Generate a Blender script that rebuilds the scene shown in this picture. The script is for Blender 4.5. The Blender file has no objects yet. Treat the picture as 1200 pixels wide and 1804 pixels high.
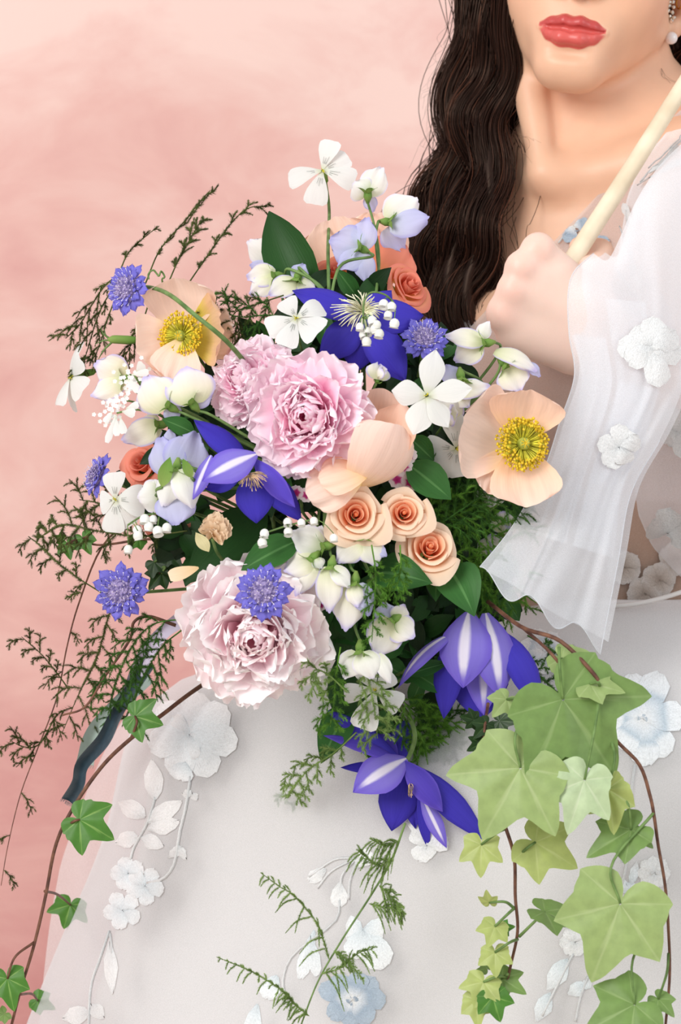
import bpy, bmesh, math, random
import numpy as np
from mathutils import Vector, Matrix, noise
from mathutils.bvhtree import BVHTree

# ------------------------------------------------------------------ camera, light, exposure
SC = bpy.context.scene
COL = SC.collection
F, D, ZC = 4400.0, 2.0, 0.95          # focal length in pixels of the 1200 x 1804 frame, distance, height (m)

cd = bpy.data.cameras.new('camera')
cd.sensor_fit = 'VERTICAL'; cd.sensor_height = 36.0; cd.lens = F / 1804 * 36.0
cd.clip_start = 0.05; cd.clip_end = 50
cd.dof.use_dof = True; cd.dof.focus_distance = 1.76; cd.dof.aperture_fstop = 13
cam = bpy.data.objects.new('camera', cd); COL.objects.link(cam)
cam.location = (0, -D, ZC); cam.rotation_euler = (math.pi/2, 0, 0)
SC.camera = cam

w = bpy.data.worlds.new('studio'); SC.world = w; w.use_nodes = True
w.node_tree.nodes['Background'].inputs[0].default_value = (0.965, 0.98, 1.0, 1)
w.node_tree.nodes['Background'].inputs[1].default_value = 0.54

def area(name, loc, target, size, power, color):
    l = bpy.data.lights.new(name, 'AREA'); l.shape = 'RECTANGLE'; l.size = size[0]; l.size_y = size[1]
    l.energy = power; l.color = color
    o = bpy.data.objects.new(name, l); COL.objects.link(o); o.location = loc
    o.rotation_euler = (Vector(target) - Vector(loc)).to_track_quat('-Z', 'Y').to_euler()
    return o
area('window_daylight', (-1.7, -2.7, 2.3), (0.05, 0, 1.0), (1.5, 1.7), 66, (1.0, 0.975, 0.945))
area('side_fill', (2.6, -2.2, 1.9), (0.1, 0, 0.9), (1.6, 1.6), 20, (0.95, 0.975, 1.0))  # weak fill lamp added on the right, no known source there

SC.view_settings.view_transform = 'Standard'; SC.view_settings.look = 'None'
SC.view_settings.gamma = 1.0; SC.view_settings.use_curve_mapping = False
SC.view_settings.exposure = 0.42
SC.cycles.transparent_max_bounces = 24
SC.cycles.max_bounces = 12; SC.cycles.diffuse_bounces = 9; SC.cycles.transmission_bounces = 10

# ------------------------------------------------------------------ helpers
random.seed(7); RNG = np.random.default_rng(7)
def P(px, py, y=0.0):
    """the point at depth y that stands at pixel (px, py) of the photograph"""
    d = D + y
    return np.array([(px - 600) / F * d, y, ZC - (py - 902) / F * d])
def PX(n, y=-0.28): return n / F * (D + y)
def dome(px, py):
    """depth of the bouquet's rounded face"""
    r = 1 - ((px - 560) / 500)**2 - ((py - 850) / 580)**2
    return -0.17 - 0.17 * math.sqrt(max(0.0, r))
def B(px, py, dy=0.0): return P(px, py, dome(px, py) + dy)
def lin(c):
    c = np.array(c[:3]) / 255.0
    return tuple(np.where(c <= 0.04045, c / 12.92, ((c + 0.055) / 1.055)**2.4)) + (1.0,)
def unit(v):
    v = np.asarray(v, float); return v / max(1e-9, np.linalg.norm(v))
def dirv(r, u, t): return unit([r, -t, u])         # right, up, towards the camera
def frame(z, up=(0, 0, 1)):
    z = unit(z); x = np.cross(up, z)
    if np.linalg.norm(x) < 1e-3: x = np.cross((1, 0, 0), z)
    x = unit(x); y = np.cross(z, x)
    return np.stack([x, y, z], 1)
def M4(R, t):
    m = np.eye(4); m[:3, :3] = R; m[:3, 3] = t; return Matrix(m.tolist())
def rotm(axis, a): return np.array(Matrix.Rotation(a, 3, axis))

def mesh(name, V, Fc, mat=None, uv=None, smooth=True, attr=None):
    V = np.asarray(V, dtype=np.float32).reshape(-1, 3)
    me = bpy.data.meshes.new(name)
    if isinstance(Fc, np.ndarray) and Fc.ndim == 2:
        n, k = Fc.shape
        me.vertices.add(len(V)); me.vertices.foreach_set('co', V.ravel())
        me.loops.add(n * k); me.loops.foreach_set('vertex_index', Fc.astype(np.int32).ravel())
        me.polygons.add(n); me.polygons.foreach_set('loop_start', np.arange(0, n * k, k, dtype=np.int32))
        me.update(calc_edges=True); me.validate()
    else:
        me.from_pydata(V.tolist(), [], [list(map(int, f)) for f in Fc]); me.update()
    if smooth: me.polygons.foreach_set('use_smooth', np.ones(len(me.polygons), bool))
    if uv is not None:
        l = me.uv_layers.new(name='UVMap'); idx = np.empty(len(me.loops), np.int32)
        me.loops.foreach_get('vertex_index', idx)
        l.data.foreach_set('uv', np.asarray(uv, np.float32).reshape(-1, 2)[idx].ravel())
    for an, av in (attr or {}).items():
        av = np.asarray(av, np.float32)
        if av.ndim == 1:
            a = me.attributes.new(an, 'FLOAT', 'POINT'); a.data.foreach_set('value', av)
        else:
            a = me.attributes.new(an, 'FLOAT_COLOR', 'POINT'); a.data.foreach_set('color', np.c_[av, np.ones(len(av))].astype(np.float32).ravel())
    if mat: me.materials.append(mat)
    return me
WM = {}
def link(name, data, parent=None, M=None):
    o = bpy.data.objects.new(name, data); COL.objects.link(o)
    if M is not None: o.matrix_basis = M
    if parent is not None: o.parent = parent
    WM[o] = (WM[parent] if parent is not None else Matrix()) @ o.matrix_basis
    return o
def tag(o, label=None, cat=None, group=None, kind=None):
    for k, v in (('label', label), ('category', cat), ('group', group), ('kind', kind)):
        if v: o[k] = v
    return o
def thing(name, label, cat, M=None, group=None):
    if not isinstance(M, Matrix): M = Matrix.Translation(Vector([float(c) for c in M])) if M is not None else Matrix()
    return tag(link(name, None, None, M), label, cat, group)
def part(name, geo, mat, parent, kind=None, label=None, smooth=True):
    """geo = (verts in world space, faces, uv or None, attr or None): a mesh under its parent"""
    V, Fc, uv, at = (tuple(geo) + (None, None))[:4]
    V = np.asarray(V, float).reshape(-1, 3)
    if parent is not None:
        m = np.array(WM[parent].inverted()); V = V @ m[:3, :3].T + m[:3, 3]
    return tag(link(name, mesh(name, V, Fc, mat, uv, smooth, at), parent), label=label, kind=kind)
def gridf(nv, nu, wrap=False):
    i = np.arange(nv - 1)[:, None]; j = np.arange(nu if wrap else nu - 1)[None, :]; k = (j + 1) % nu
    return np.stack([i * nu + j, i * nu + k, (i + 1) * nu + k, (i + 1) * nu + j], -1).reshape(-1, 4)
def join(geos):
    V, Fs, U, n = [], [], [], 0
    for g in geos:
        v = np.asarray(g[0], float).reshape(-1, 3); V.append(v); Fs += [[int(i) + n for i in f] for f in g[1]]
        U.append(np.asarray(g[2]).reshape(-1, 2) if len(g) > 2 and g[2] is not None else np.zeros((len(v), 2))); n += len(v)
    return np.concatenate(V), Fs, np.concatenate(U)
def smooth_path(pts, n):
    pts = np.asarray(pts, float); k = len(pts)
    if k == 2: return pts[0] + (pts[1] - pts[0]) * np.linspace(0, 1, n)[:, None]
    q = np.vstack([2 * pts[0] - pts[1], pts, 2 * pts[-1] - pts[-2]])
    t = np.linspace(0, k - 1 - 1e-9, n); i = t.astype(int); f = (t - i)[:, None]
    a, b, c, d = q[i], q[i+1], q[i+2], q[i+3]
    return .5 * (2*b + (c-a)*f + (2*a-5*b+4*c-d)*f*f + (3*b-a-3*c+d)*f**3)
def tube(path, r0, r1=None, ns=6, cap=True):
    p = np.asarray(path, float); n = len(p); r1 = r0 if r1 is None else r1
    r = np.broadcast_to(r0, n) if np.ndim(r0) else np.linspace(r0, r1, n)
    T = np.gradient(p, axis=0); T /= np.maximum(1e-9, np.linalg.norm(T, axis=1))[:, None]
    ref = unit(np.cross(T.mean(0) + 1e-4, (0.31, 0.77, 0.55)))
    A = np.cross(T, ref); A /= np.maximum(1e-9, np.linalg.norm(A, axis=1))[:, None]; Bn = np.cross(T, A)
    th = np.arange(ns) / ns * 2 * math.pi
    V = p[:, None] + r[:, None, None] * (A[:, None] * np.cos(th)[None, :, None] + Bn[:, None] * np.sin(th)[None, :, None])
    fs = gridf(n, ns, True).tolist()
    if cap: fs += [list(range(ns))[::-1], list(range((n-1)*ns, n*ns))]
    uv = np.stack(np.broadcast_arrays((th / 6.283)[None], np.linspace(0, 1, n)[:, None]), -1)
    return V.reshape(-1, 3), fs, uv.reshape(-1, 2)
def lathe(prof, c=(0, 0, 0), R=None, ns=10):
    prof = np.asarray(prof, float); th = np.arange(ns) / ns * 2 * math.pi
    V = np.stack([prof[:, :1] * np.cos(th), prof[:, :1] * np.sin(th), np.repeat(prof[:, 1:], ns, 1)], -1).reshape(-1, 3)
    if R is not None: V = V @ np.asarray(R).T
    return V + np.asarray(c), gridf(len(prof), ns, True).tolist(), None
def ball(c, r, nu=10, nv=7):
    a = np.linspace(-math.pi/2, math.pi/2, nv)
    return lathe(np.c_[np.maximum(np.cos(a), .02) * r, np.sin(a) * r], c, None, nu)

PROF = {
 'clem':  ([0,.12,.28,.45,.6,.75,.88,.96,1], [.16,.5,.85,1,.95,.72,.4,.15,.02]),
 'round': ([0,.12,.3,.5,.7,.85,.94,1], [.16,.42,.72,.92,1,.9,.68,.35]),
 'fan':   ([0,.1,.3,.5,.7,.85,.95,1], [.14,.36,.68,.9,1,.97,.83,.62]),
 'white': ([0,.15,.35,.6,.8,.92,1], [.14,.3,.62,.92,1,.88,.5]),
 'wedge': ([0,.15,.35,.6,.8,.93,1], [.12,.28,.58,.88,1,.96,.66]),
 'star':  ([0,.15,.35,.55,.7,.84,.95,1], [.16,.44,.82,1,.90,.55,.20,.03]),
 'leaf':  ([0,.1,.25,.45,.65,.82,.94,1], [.05,.4,.82,1,.88,.55,.2,.02]),
 'pea':   ([0,.1,.3,.5,.72,.88,1], [.42,.72,.97,1,.92,.74,.46]),
 'strap': ([0,.1,.3,.6,.85,.95,1], [.4,.7,.95,1,.85,.55,.15]),
 'heart': ([0,.06,.18,.35,.55,.75,.9,1], [.25,.75,.98,1,.85,.55,.24,.02]),
}
def petal(base, tip, W, n, prof='round', sag=0., cup=0., ruf=0., rf=3., notch=0., curl=0., nu=9, nv=11, ph=None, fringe=0., twist=0., rnd=0., crk=0.):
    """a petal from base to tip, W wide, its face towards n; sag/cup/curl bend it along, across and at the tip"""
    base = np.asarray(base, float); tip = np.asarray(tip, float)
    a = tip - base; L = np.linalg.norm(a); a = a / L
    n = np.asarray(n, float); n = unit(n - a * np.dot(n, a)); s = np.cross(a, n)
    v = np.linspace(0, 1, nv)[:, None]; u = np.linspace(-1, 1, nu)[None, :]
    xs, ys = PROF[prof]; wv = np.interp(v, xs, ys) * W / 2
    ph = random.random() * 6.28 if ph is None else ph
    vv = v * (1 - notch * np.exp(-(u / .25)**2) * v**4)
    vv = vv * (1 - rnd * u**2 * v)
    if fringe: vv = vv * (1 + fringe * v**5 * (np.sin(u * 9 + ph) * .6 + np.sin(u * 17 + ph * 2.3) * .4))
    z = sag * L * 4 * v * (1 - v) + cup * W * u**2 * np.minimum(1, wv / W * 2) + curl * L * v**3
    z = z + ruf * W * (np.sin(u * rf + ph) * .6 + np.sin(u * rf * 2.1 + ph * 1.7 + v * 3) * .4) * v**1.6
    if crk: z = z + crk * W * (np.sin(u * 11 + ph * 3 + v * 2) * .5 + np.sin(u * 19 + ph * 5 - v * 5) * .3 + np.sin(v * 12 + u * 4 + ph) * .25) * v**.7
    tw = twist * v
    V = base + a * (vv * L)[..., None] + s * (u * wv * np.cos(tw))[..., None] + n * (z + u * wv * np.sin(tw))[..., None]
    uv = np.stack(np.broadcast_arrays(u * .5 + .5, v), -1)
    return V.reshape(-1, 3), gridf(nv, nu), uv.reshape(-1, 2)

# ------------------------------------------------------------------ materials
def nd(nt, t, ins=None, **kw):
    n = nt.nodes.new('ShaderNode' + t)
    for k, v in kw.items(): setattr(n, k, v)
    for k, v in (ins or {}).items():
        s = n.inputs[k]
        if isinstance(v, bpy.types.NodeSocket): nt.links.new(v, s)
        else: s.default_value = v
    return n
def new_mat(name):
    m = bpy.data.materials.new(name); m.use_nodes = True; m.node_tree.nodes.clear(); return m, m.node_tree
def out(nt, sh): nt.links.new(sh, nd(nt, 'OutputMaterial').inputs[0])
def mixc(nt, f, a, b, bt='MIX'):
    n = nt.nodes.new('ShaderNodeMix'); n.data_type = 'RGBA'; n.blend_type = bt
    for s, v in ((n.inputs[0], f), (n.inputs[6], a), (n.inputs[7], b)):
        if isinstance(v, bpy.types.NodeSocket): nt.links.new(v, s)
        else: s.default_value = v
    return n.outputs[2]
def ramp(nt, f, stops):
    n = nd(nt, 'ValToRGB', {0: f}); e = n.color_ramp.elements
    while len(e) > 1: e.remove(e[-1])
    e[0].position, e[0].color = stops[0][0], stops[0][1]
    for p, c in stops[1:]:
        x = e.new(p); x.color = c
    return n.outputs[0]
def math_(nt, op, a, b=0.0, clamp=False):
    n = nd(nt, 'Math', {0: a, 1: b}, operation=op, use_clamp=clamp); return n.outputs[0]
def sstep(nt, x, a, b): return nd(nt, 'MapRange', {0: x, 1: a, 2: b}, interpolation_type='SMOOTHSTEP').outputs[0]
def leafy(nt, col, trans, rough, spec=.25, bump=None, bs=.2, tcol=None):
    pr = nd(nt, 'BsdfPrincipled', {'Base Color': col, 'Roughness': rough, 'Specular IOR Level': spec})
    if bump is not None:
        b = nd(nt, 'Bump', {'Height': bump, 'Strength': bs, 'Distance': .001}); nt.links.new(b.outputs[0], pr.inputs['Normal'])
    tr = nd(nt, 'BsdfTranslucent', {0: col if tcol is None else tcol})
    out(nt, nd(nt, 'MixShader', {0: trans, 1: pr.outputs[0], 2: tr.outputs[0]}).outputs[0])
def petal_mat(name, stops, edge=None, edge_w=.35, stripe=None, stripe_w=.25, var=.06, trans=.3, vein=.25, rough=.55, vs=24, tip=True):
    m, nt = new_mat(name)
    sx = nd(nt, 'SeparateXYZ', {0: nd(nt, 'TexCoord').outputs['UV']}); u, v = sx.outputs[0], sx.outputs[1]
    au_n = math_(nt, 'ABSOLUTE', math_(nt, 'SUBTRACT', math_(nt, 'MULTIPLY', u, 2.0), 1.0))
    col = ramp(nt, v, [(p, lin(c)) for p, c in stops])
    if stripe:
        k = math_(nt, 'MULTIPLY', sstep(nt, au_n, stripe_w, stripe_w * .35), sstep(nt, v, 1.02, .7))
        col = mixc(nt, k, col, lin(stripe))
    if edge:
        e = sstep(nt, au_n, 1 - edge_w, 1.0)
        if tip: e = math_(nt, 'MAXIMUM', e, sstep(nt, v, 1 - edge_w * .7, 1.0))
        col = mixc(nt, e, col, lin(edge))
    cb = nd(nt, 'CombineXYZ', {0: math_(nt, 'MULTIPLY', u, float(vs)), 1: math_(nt, 'MULTIPLY', v, 2.2), 2: math_(nt, 'MULTIPLY', nd(nt, 'ObjectInfo').outputs['Random'], 37.0)})
    nz = nd(nt, 'TexNoise', {'Vector': cb.outputs[0], 'Scale': 1.0, 'Detail': 3.0}).outputs[0]
    val = math_(nt, 'ADD', math_(nt, 'MULTIPLY', math_(nt, 'SUBTRACT', nd(nt, 'ObjectInfo').outputs['Random'], .5), var * 2), math_(nt, 'ADD', math_(nt, 'MULTIPLY', math_(nt, 'SUBTRACT', nz, .5), vein), 1.0))
    col = nd(nt, 'HueSaturation', {'Value': val, 'Color': col}).outputs[0]
    leafy(nt, col, trans, rough, .2, nz, .25)
    return m
def flat_mat(name, c, rough=.6, trans=0., var=.1, ns=60., c2=None, spec=.3):
    m, nt = new_mat(name)
    nz = nd(nt, 'TexNoise', {'Vector': nd(nt, 'TexCoord').outputs['Object'], 'Scale': ns, 'Detail': 3.0}).outputs[0]
    c2 = c2 or [min(255, x * (1 + var * 2)) for x in c]; c1 = c if c2 is not None else c
    col = mixc(nt, sstep(nt, nz, .3, .7), lin([x * (1 - var) for x in c1]), lin(c2))
    leafy(nt, col, trans, rough, spec, nz, .15)
    return m
# ------------------------------------------------------------------ the painted wall and the floor
def wall_mat():
    m, nt = new_mat('pink_limewash')
    co = nd(nt, 'TexCoord').outputs['Object']
    w1 = nd(nt, 'TexNoise', {'Vector': co, 'Scale': 2.0, 'Detail': 4.0, 'Roughness': .55, 'Distortion': .5}).outputs[0]
    mp = nd(nt, 'Mapping', {'Vector': co, 'Rotation': (0, .6, 0), 'Scale': (1.0, 1, 1.9)}).outputs[0]
    w2 = nd(nt, 'TexNoise', {'Vector': mp, 'Scale': 4.2, 'Detail': 5.0, 'Roughness': .62, 'Distortion': .6}).outputs[0]
    w3 = nd(nt, 'TexNoise', {'Vector': co, 'Scale': 620.0, 'Detail': 2.0}).outputs[0]
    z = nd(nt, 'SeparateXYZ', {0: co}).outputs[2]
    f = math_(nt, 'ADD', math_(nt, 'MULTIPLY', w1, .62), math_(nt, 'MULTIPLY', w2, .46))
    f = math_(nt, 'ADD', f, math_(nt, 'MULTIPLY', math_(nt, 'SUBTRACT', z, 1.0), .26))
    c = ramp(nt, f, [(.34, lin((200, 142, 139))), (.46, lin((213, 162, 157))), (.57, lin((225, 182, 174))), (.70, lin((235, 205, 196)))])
    pr = nd(nt, 'BsdfPrincipled', {'Base Color': c, 'Roughness': .9, 'Specular IOR Level': .1})
    b = nd(nt, 'Bump', {'Height': w3, 'Strength': .25, 'Distance': .001}); nt.links.new(b.outputs[0], pr.inputs['Normal'])
    out(nt, pr.outputs[0]); return m
def slab(name, x0, x1, y0, y1, z0, z1, mt):
    V = [(x, y, z) for z in (z0, z1) for y in (y0, y1) for x in (x0, x1)]
    o = link(name, mesh(name, V, [(0,2,3,1),(4,5,7,6),(0,1,5,4),(2,6,7,3),(0,4,6,2),(1,3,7,5)], mt, smooth=False))
    o['kind'] = 'structure'; return o
slab('wall_back', -2.6, 2.8, .62, .72, 0, 2.9, wall_mat())
slab('floor', -2.6, 2.8, -3.2, .72, -.06, 0, flat_mat('floor_boards', (196, 182, 170), .6, ns=4))

# ------------------------------------------------------------------ signed distance modelling for the figure
def seg(p, a, b, r0, r1):
    pa = p - a; ba = b - a; h = np.clip(pa @ ba / (ba @ ba), 0, 1)
    return np.linalg.norm(pa - h[:, None] * ba, axis=1) - (r0 + (r1 - r0) * h)
def ell(p, c, R, r):
    q = (p - c) @ R; k0 = np.linalg.norm(q / r, axis=1); k1 = np.linalg.norm(q / (r * r), axis=1)
    return k0 * (k0 - 1) / np.maximum(k1, 1e-6)
def C_(a, b, r0, r1, k=.01, op='u'):
    a = np.asarray(a, float); b = np.asarray(b, float)
    return dict(f=lambda p: seg(p, a, b, r0, r1), c=(a+b)/2, R=np.linalg.norm(a-b)/2 + max(r0, r1), k=k, op=op)
def E_(c, r, R=None, k=.01, op='u'):
    c = np.asarray(c, float); r = np.asarray(r, float); R = np.eye(3) if R is None else R
    return dict(f=lambda p: ell(p, c, R, r), c=c, R=r.max(), k=k, op=op)
def G_(prims, k):
    c = np.mean([q['c'] for q in prims], axis=0)
    return dict(f=lambda p: sdf(p, prims), c=c, R=max(np.linalg.norm(q['c'] - c) + q['R'] for q in prims), k=k, op='u')
def sdf(p, prims, cen=None, rad=0.):
    d = np.full(len(p), .5)
    for q in prims:
        if cen is not None and np.linalg.norm(q['c'] - cen) > q['R'] + rad + q['k'] + .004: continue
        e = q['f'](p); k = q['k']
        if q['op'] == 'u':
            h = np.maximum(k - np.abs(d - e), 0) / k; d = np.minimum(d, e) - h * h * k * .25
        else:
            h = np.maximum(k - np.abs(d + e), 0) / k; d = np.maximum(d, -e) + h * h * k * .25
    return d
def surface(prims, lo, hi, h, off=0., bs=14, steps=2):
    lo = np.asarray(lo); n = np.ceil((np.asarray(hi) - lo) / h).astype(int) + 1
    G = np.full(n, .5, np.float32)
    for i in range(0, n[0], bs):
        for j in range(0, n[1], bs):
            for k in range(0, n[2], bs):
                e = np.minimum([i+bs, j+bs, k+bs], n); s = e - [i, j, k]
                cen = lo + (np.array([i, j, k]) + s / 2) * h; rad = np.linalg.norm(s) * h / 2
                dc = sdf(cen[None], prims)[0] - off
                if abs(dc) > rad * 1.7 + .012:
                    G[i:e[0], j:e[1], k:e[2]] = dc; continue
                g = np.stack(np.meshgrid(*[np.arange(a, b) for a, b in zip((i, j, k), e)], indexing='ij'), -1).reshape(-1, 3) * h + lo
                G[i:e[0], j:e[1], k:e[2]] = (sdf(g, prims, cen, rad + .012) - off).reshape(s)
    S = G < 0
    cells = np.zeros(n - 1, np.int8)
    for a in (0, 1):
        for b in (0, 1):
            for c in (0, 1): cells += S[a:n[0]-1+a, b:n[1]-1+b, c:n[2]-1+c]
    act = (cells > 0) & (cells < 8); idx = np.argwhere(act)
    ids = np.full(n - 1, -1, np.int32); ids[act] = np.arange(len(idx))
    acc = np.zeros((len(idx), 3)); cnt = np.zeros(len(idx))
    cor = [(a, b, c) for a in (0, 1) for b in (0, 1) for c in (0, 1)]
    val = {c: G[idx[:, 0]+c[0], idx[:, 1]+c[1], idx[:, 2]+c[2]] for c in cor}
    for a in cor:
        for ax in range(3):
            if a[ax]: continue
            b = list(a); b[ax] = 1; b = tuple(b)
            x = (val[a] < 0) != (val[b] < 0); t = val[a] / np.where(x, val[a] - val[b], 1)
            p = np.array(a, float)[None].repeat(len(idx), 0); p[:, ax] = t
            acc[x] += p[x]; cnt[x] += 1
    V = lo + (idx + acc / cnt[:, None]) * h
    quads = []
    for ax in range(3):
        o1, o2 = [(1, 2), (2, 0), (0, 1)][ax]
        sl0 = [slice(1, -1)] * 3; sl1 = [slice(1, -1)] * 3; sl0[ax] = slice(0, -1); sl1[ax] = slice(1, None)
        s0, s1 = S[tuple(sl0)], S[tuple(sl1)]; e = np.argwhere(s0 != s1); fl = s0[s0 != s1]
        e = e + 1; e[:, ax] -= 1
        d1 = np.zeros(3, int); d1[o1] = 1; d2 = np.zeros(3, int); d2[o2] = 1
        q = np.stack([ids[tuple((e - o).T)] for o in (d1 + d2, d2, 0 * d1, d1)], 1)
        q[~fl] = q[~fl][:, ::-1]; quads.append(q)
    Q = np.concatenate(quads)
    for _ in range(steps): V = snap(V, prims, off)
    return V, Q
def snap(V, prims, off=0.):
    eps = 5e-4; d = np.zeros(len(V)); g = np.zeros_like(V)
    key = np.floor(V / .05).astype(int); _, inv = np.unique(key, axis=0, return_inverse=True); inv = inv.ravel()
    order = np.argsort(inv); cuts = np.searchsorted(inv[order], np.arange(inv.max() + 2))
    for i in range(inv.max() + 1):
        s = order[cuts[i]:cuts[i+1]]; p = V[s]; cen = p.mean(0); rad = .05
        d[s] = sdf(p, prims, cen, rad) - off
        for ax in range(3):
            q = p.copy(); q[:, ax] += eps; g[s, ax] = (sdf(q, prims, cen, rad) - off - d[s]) / eps
    g /= np.maximum(.3, np.linalg.norm(g, axis=1))[:, None]
    return V - np.clip(d, -.003, .003)[:, None] * g

# head frame: x to her left, f forward, z up, all from the middle of the mouth
HC = P(1007, 50, -.045)
ef = unit([-.20, -.97, -.03]); eu = unit(np.array([.16, 0, .987]) - ef * np.dot([.16, 0, .987], ef)); ex = np.cross(eu, ef) * 1.0
if ex[0] < 0: ex = -ex
HR = np.stack([ex, ef, eu], 1)
def H(x, f, z): return HC + HR @ np.array([x, f, z])
def sym(fn): return [fn(-1), fn(1)]
yaw = math.radians(43); tf = np.array([-math.sin(yaw), -math.cos(yaw), 0]); ts = np.array([math.cos(yaw), -math.sin(yaw), 0])
TR = np.stack([ts, tf, [0, 0, 1]], 1)

torso = [
 C_(H(0, -.112, .03), P(1024, 300, .078), .050, .055, .02),
 C_(P(1050, 130, .10), P(1290, 292, .05), .036, .045, .05),
 C_(P(1000, 150, .12), P(850, 380, .19), .034, .04, .05),
 E_(P(985, 560, .10), (.150, .098, .20), TR, .05),
 E_(P(1040, 860, .08), (.118, .09, .20), TR, .06),
 E_(P(1085, 1120, .08), (.135, .11, .14), TR, .06),
 E_(P(905, 640, .02), (.056, .055, .06), TR, .05), E_(P(1065, 640, -.05), (.056, .055, .06), TR, .05),
 C_(P(1255, 325, .0), P(1240, 330, .02), .052, .05, .05), C_(P(838, 430, .19), P(838, 440, .18), .045, .045, .05),
 C_(P(930, 130, .026), P(957, 302, -.002), .0150, .0100, .012),
 C_(P(1148, 90, .05), P(990, 314, .008), .011, .008, .016),
 C_(P(962, 318, .004), P(835, 318, .085), .0085, .010, .022), C_(P(1000, 318, .0), P(1200, 262, -.02), .008, .011, .026),
]
head = [
 E_(H(0, -.100, .098), (.076, .096, .088), HR, .02),
 E_(H(0, -.058, .054), (.0615, .056, .088), HR, .026),
] + sym(lambda s: C_(H(s*.0485, -.080, .018), H(s*.011, -.024, -.0265), .0180, .0150, .018)) + [
 C_(H(-.007, -.0205, -.0255), H(.007, -.0205, -.0255), .0170, .0170, .018),
 C_(H(0, -.042, -.010), H(0, -.100, .010), .018, .034, .024),
] + sym(lambda s: E_(H(s*.036, -.037, .034), (.024, .022, .026), HR, .03)) + [
 E_(H(0, -.0185, .003), (.030, .0155, .022), HR, .018),
 C_(H(0, -.008, .070), H(0, .012, .039), .0075, .0095, .014), C_(H(0, .012, .038), H(0, .006, .030), .0095, .007, .008)
] + sym(lambda s: E_(H(s*.0135, .000, .033), (.0075, .0095, .0075), HR, .007)) \
  + sym(lambda s: E_(H(s*.007, .003, .0252), (.0034, .0046, .0045), HR, .003, 's')) \
  + sym(lambda s: E_(H(s*.032, -.012, .072), (.017, .011, .012), HR, .014, 's')) \
  + sym(lambda s: C_(H(s*.015, -.010, .089), H(s*.045, -.024, .092), .007, .006, .014)) \
  + sym(lambda s: E_(H(s*.074, -.098, .048), (.007, .017, .029), HR @ rotm('Z', -s*.35), .008)) \
  + sym(lambda s: E_(H(s*.071, -.090, .022), (.005, .008, .009), HR, .006))
LU = [(-.0255, -.0085, .0010, .0018), (-.0165, -.0035, .0030, .0034), (-.0062, .0010, .0048, .0046), (0, .0012, .0036, .0042), (.0062, .0010, .0048, .0046), (.0165, -.0035, .0030, .0034), (.0255, -.0085, .0010, .0018)]
LL = [(-.0250, -.0090, -.0006, .0016), (-.0165, -.0040, -.0052, .0042), (-.0070, .0002, -.0078, .0062), (.0070, .0002, -.0078, .0062), (.0165, -.0040, -.0052, .0042), (.0250, -.0090, -.0006, .0016)]
LG = [(-.0250, -.0064, .0008, .0004), (-.0165, -.0006, -.0006, .0015), (-.0062, .0042, -.0004, .0021), (0, .0048, -.0016, .0022), (.0062, .0042, -.0004, .0021), (.0165, -.0006, -.0006, .0015), (.0250, -.0064, .0008, .0004)]
chain = lambda c, k, op='u': [C_(H(*a[:3]), H(*b[:3]), a[3], b[3], k, op) for a, b in zip(c, c[1:])]
lips_u = chain(LU, .003); lips_l = chain(LL, .003)
groove = chain(LG, .002, 's') + [E_(H(0, .0012, -.0190), (.013, .0045, .0030), HR, .008, 's')]
face = [G_(head + lips_u + lips_l + groove, .012)]

# her left arm: upper arm, forearm and the fist seen from its back
wr = P(1032, 578, -.135)
K = [P(949, 440, -.166), P(918, 472, -.170), P(903, 512, -.170), P(887, 552, -.164)]       # knuckles, index to little
W0 = [P(1026, 520, -.142), P(1030, 545, -.148), P(1030, 575, -.148), P(1026, 606, -.140)]
arm = [C_(P(1250, 335, .0), P(1290, 740, -.05), .046, .038, .03), C_(P(1290, 740, -.05), wr, .038, .0235, .02),
       C_(wr + [.0, .0, .012], wr + [0, .0, -.012], .0225, .0225, .015)]
hand = []
for i in range(4): hand.append(C_(W0[i], K[i], .0145, (.0112, .0108, .0104, .0104)[i], .013))
hand += [E_(P(962, 545, -.148), (.030, .014, .032), None, .015), C_(P(1000, 610, -.14), P(905, 588, -.155), .017, .012, .014)]
for i in range(4):
    r = (.0098, .0096, .0092, .0084)[i]; dn = np.array([.001, .036, -.004]) * (1 - .12 * (i == 3)); k1 = K[i] + dn
    k2 = k1 + np.array([.026, .010, -.004 + .002 * i]); k3 = k2 + np.array([.012, -.014, -.002])
    hand += [C_(K[i], k1, r * 1.05, r * .98, .004), C_(k1, k2, r * .98, r * .88, .002), C_(k2, k3, r * .88, r * .76, .002)]
hand += [E_(K[0] + [-.001, -.003, .001], (.009, .008, .009), None, .008), E_(K[1] + [0, -.003, .001], (.008, .008, .008), None, .008),
         E_(K[2] + [0, -.002, 0], (.008, .007, .008), None, .008), E_(K[3] + [0, -.002, 0], (.009, .008, .009), None, .012)]
hand += [C_(P(1032, 552, -.128), P(1050, 478, -.122), .0155, .0120, .012), C_(P(1050, 478, -.122), P(1056, 446, -.108), .0115, .0105, .006), C_(P(1056, 446, -.108), P(1022, 436, -.100), .0105, .0085, .004)]
# her right arm, behind the flowers, and the hand that carries them
e2, w2 = P(765, 860, .13), P(665, 1030, -.03)
arm2 = [C_(P(838, 435, .185), e2, .04, .034, .03), C_(e2, w2, .034, .023, .02), E_(w2 + [-.02, -.035, .0], (.022, .03, .028), None, .015)]
for i in range(4):
    a = w2 + np.array([-.03, -.055, .024 - .016 * i]); b = a + [.012, -.028, 0]; c = b + [.024, -.006, 0]; arm2 += [C_(a, b, .0092, .0088, .004), C_(b, c, .0086, .0078, .003)]
arm2 += [C_(w2 + [.0, -.03, .02], w2 + [.015, -.06, .034], .012, .009, .006)]

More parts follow.
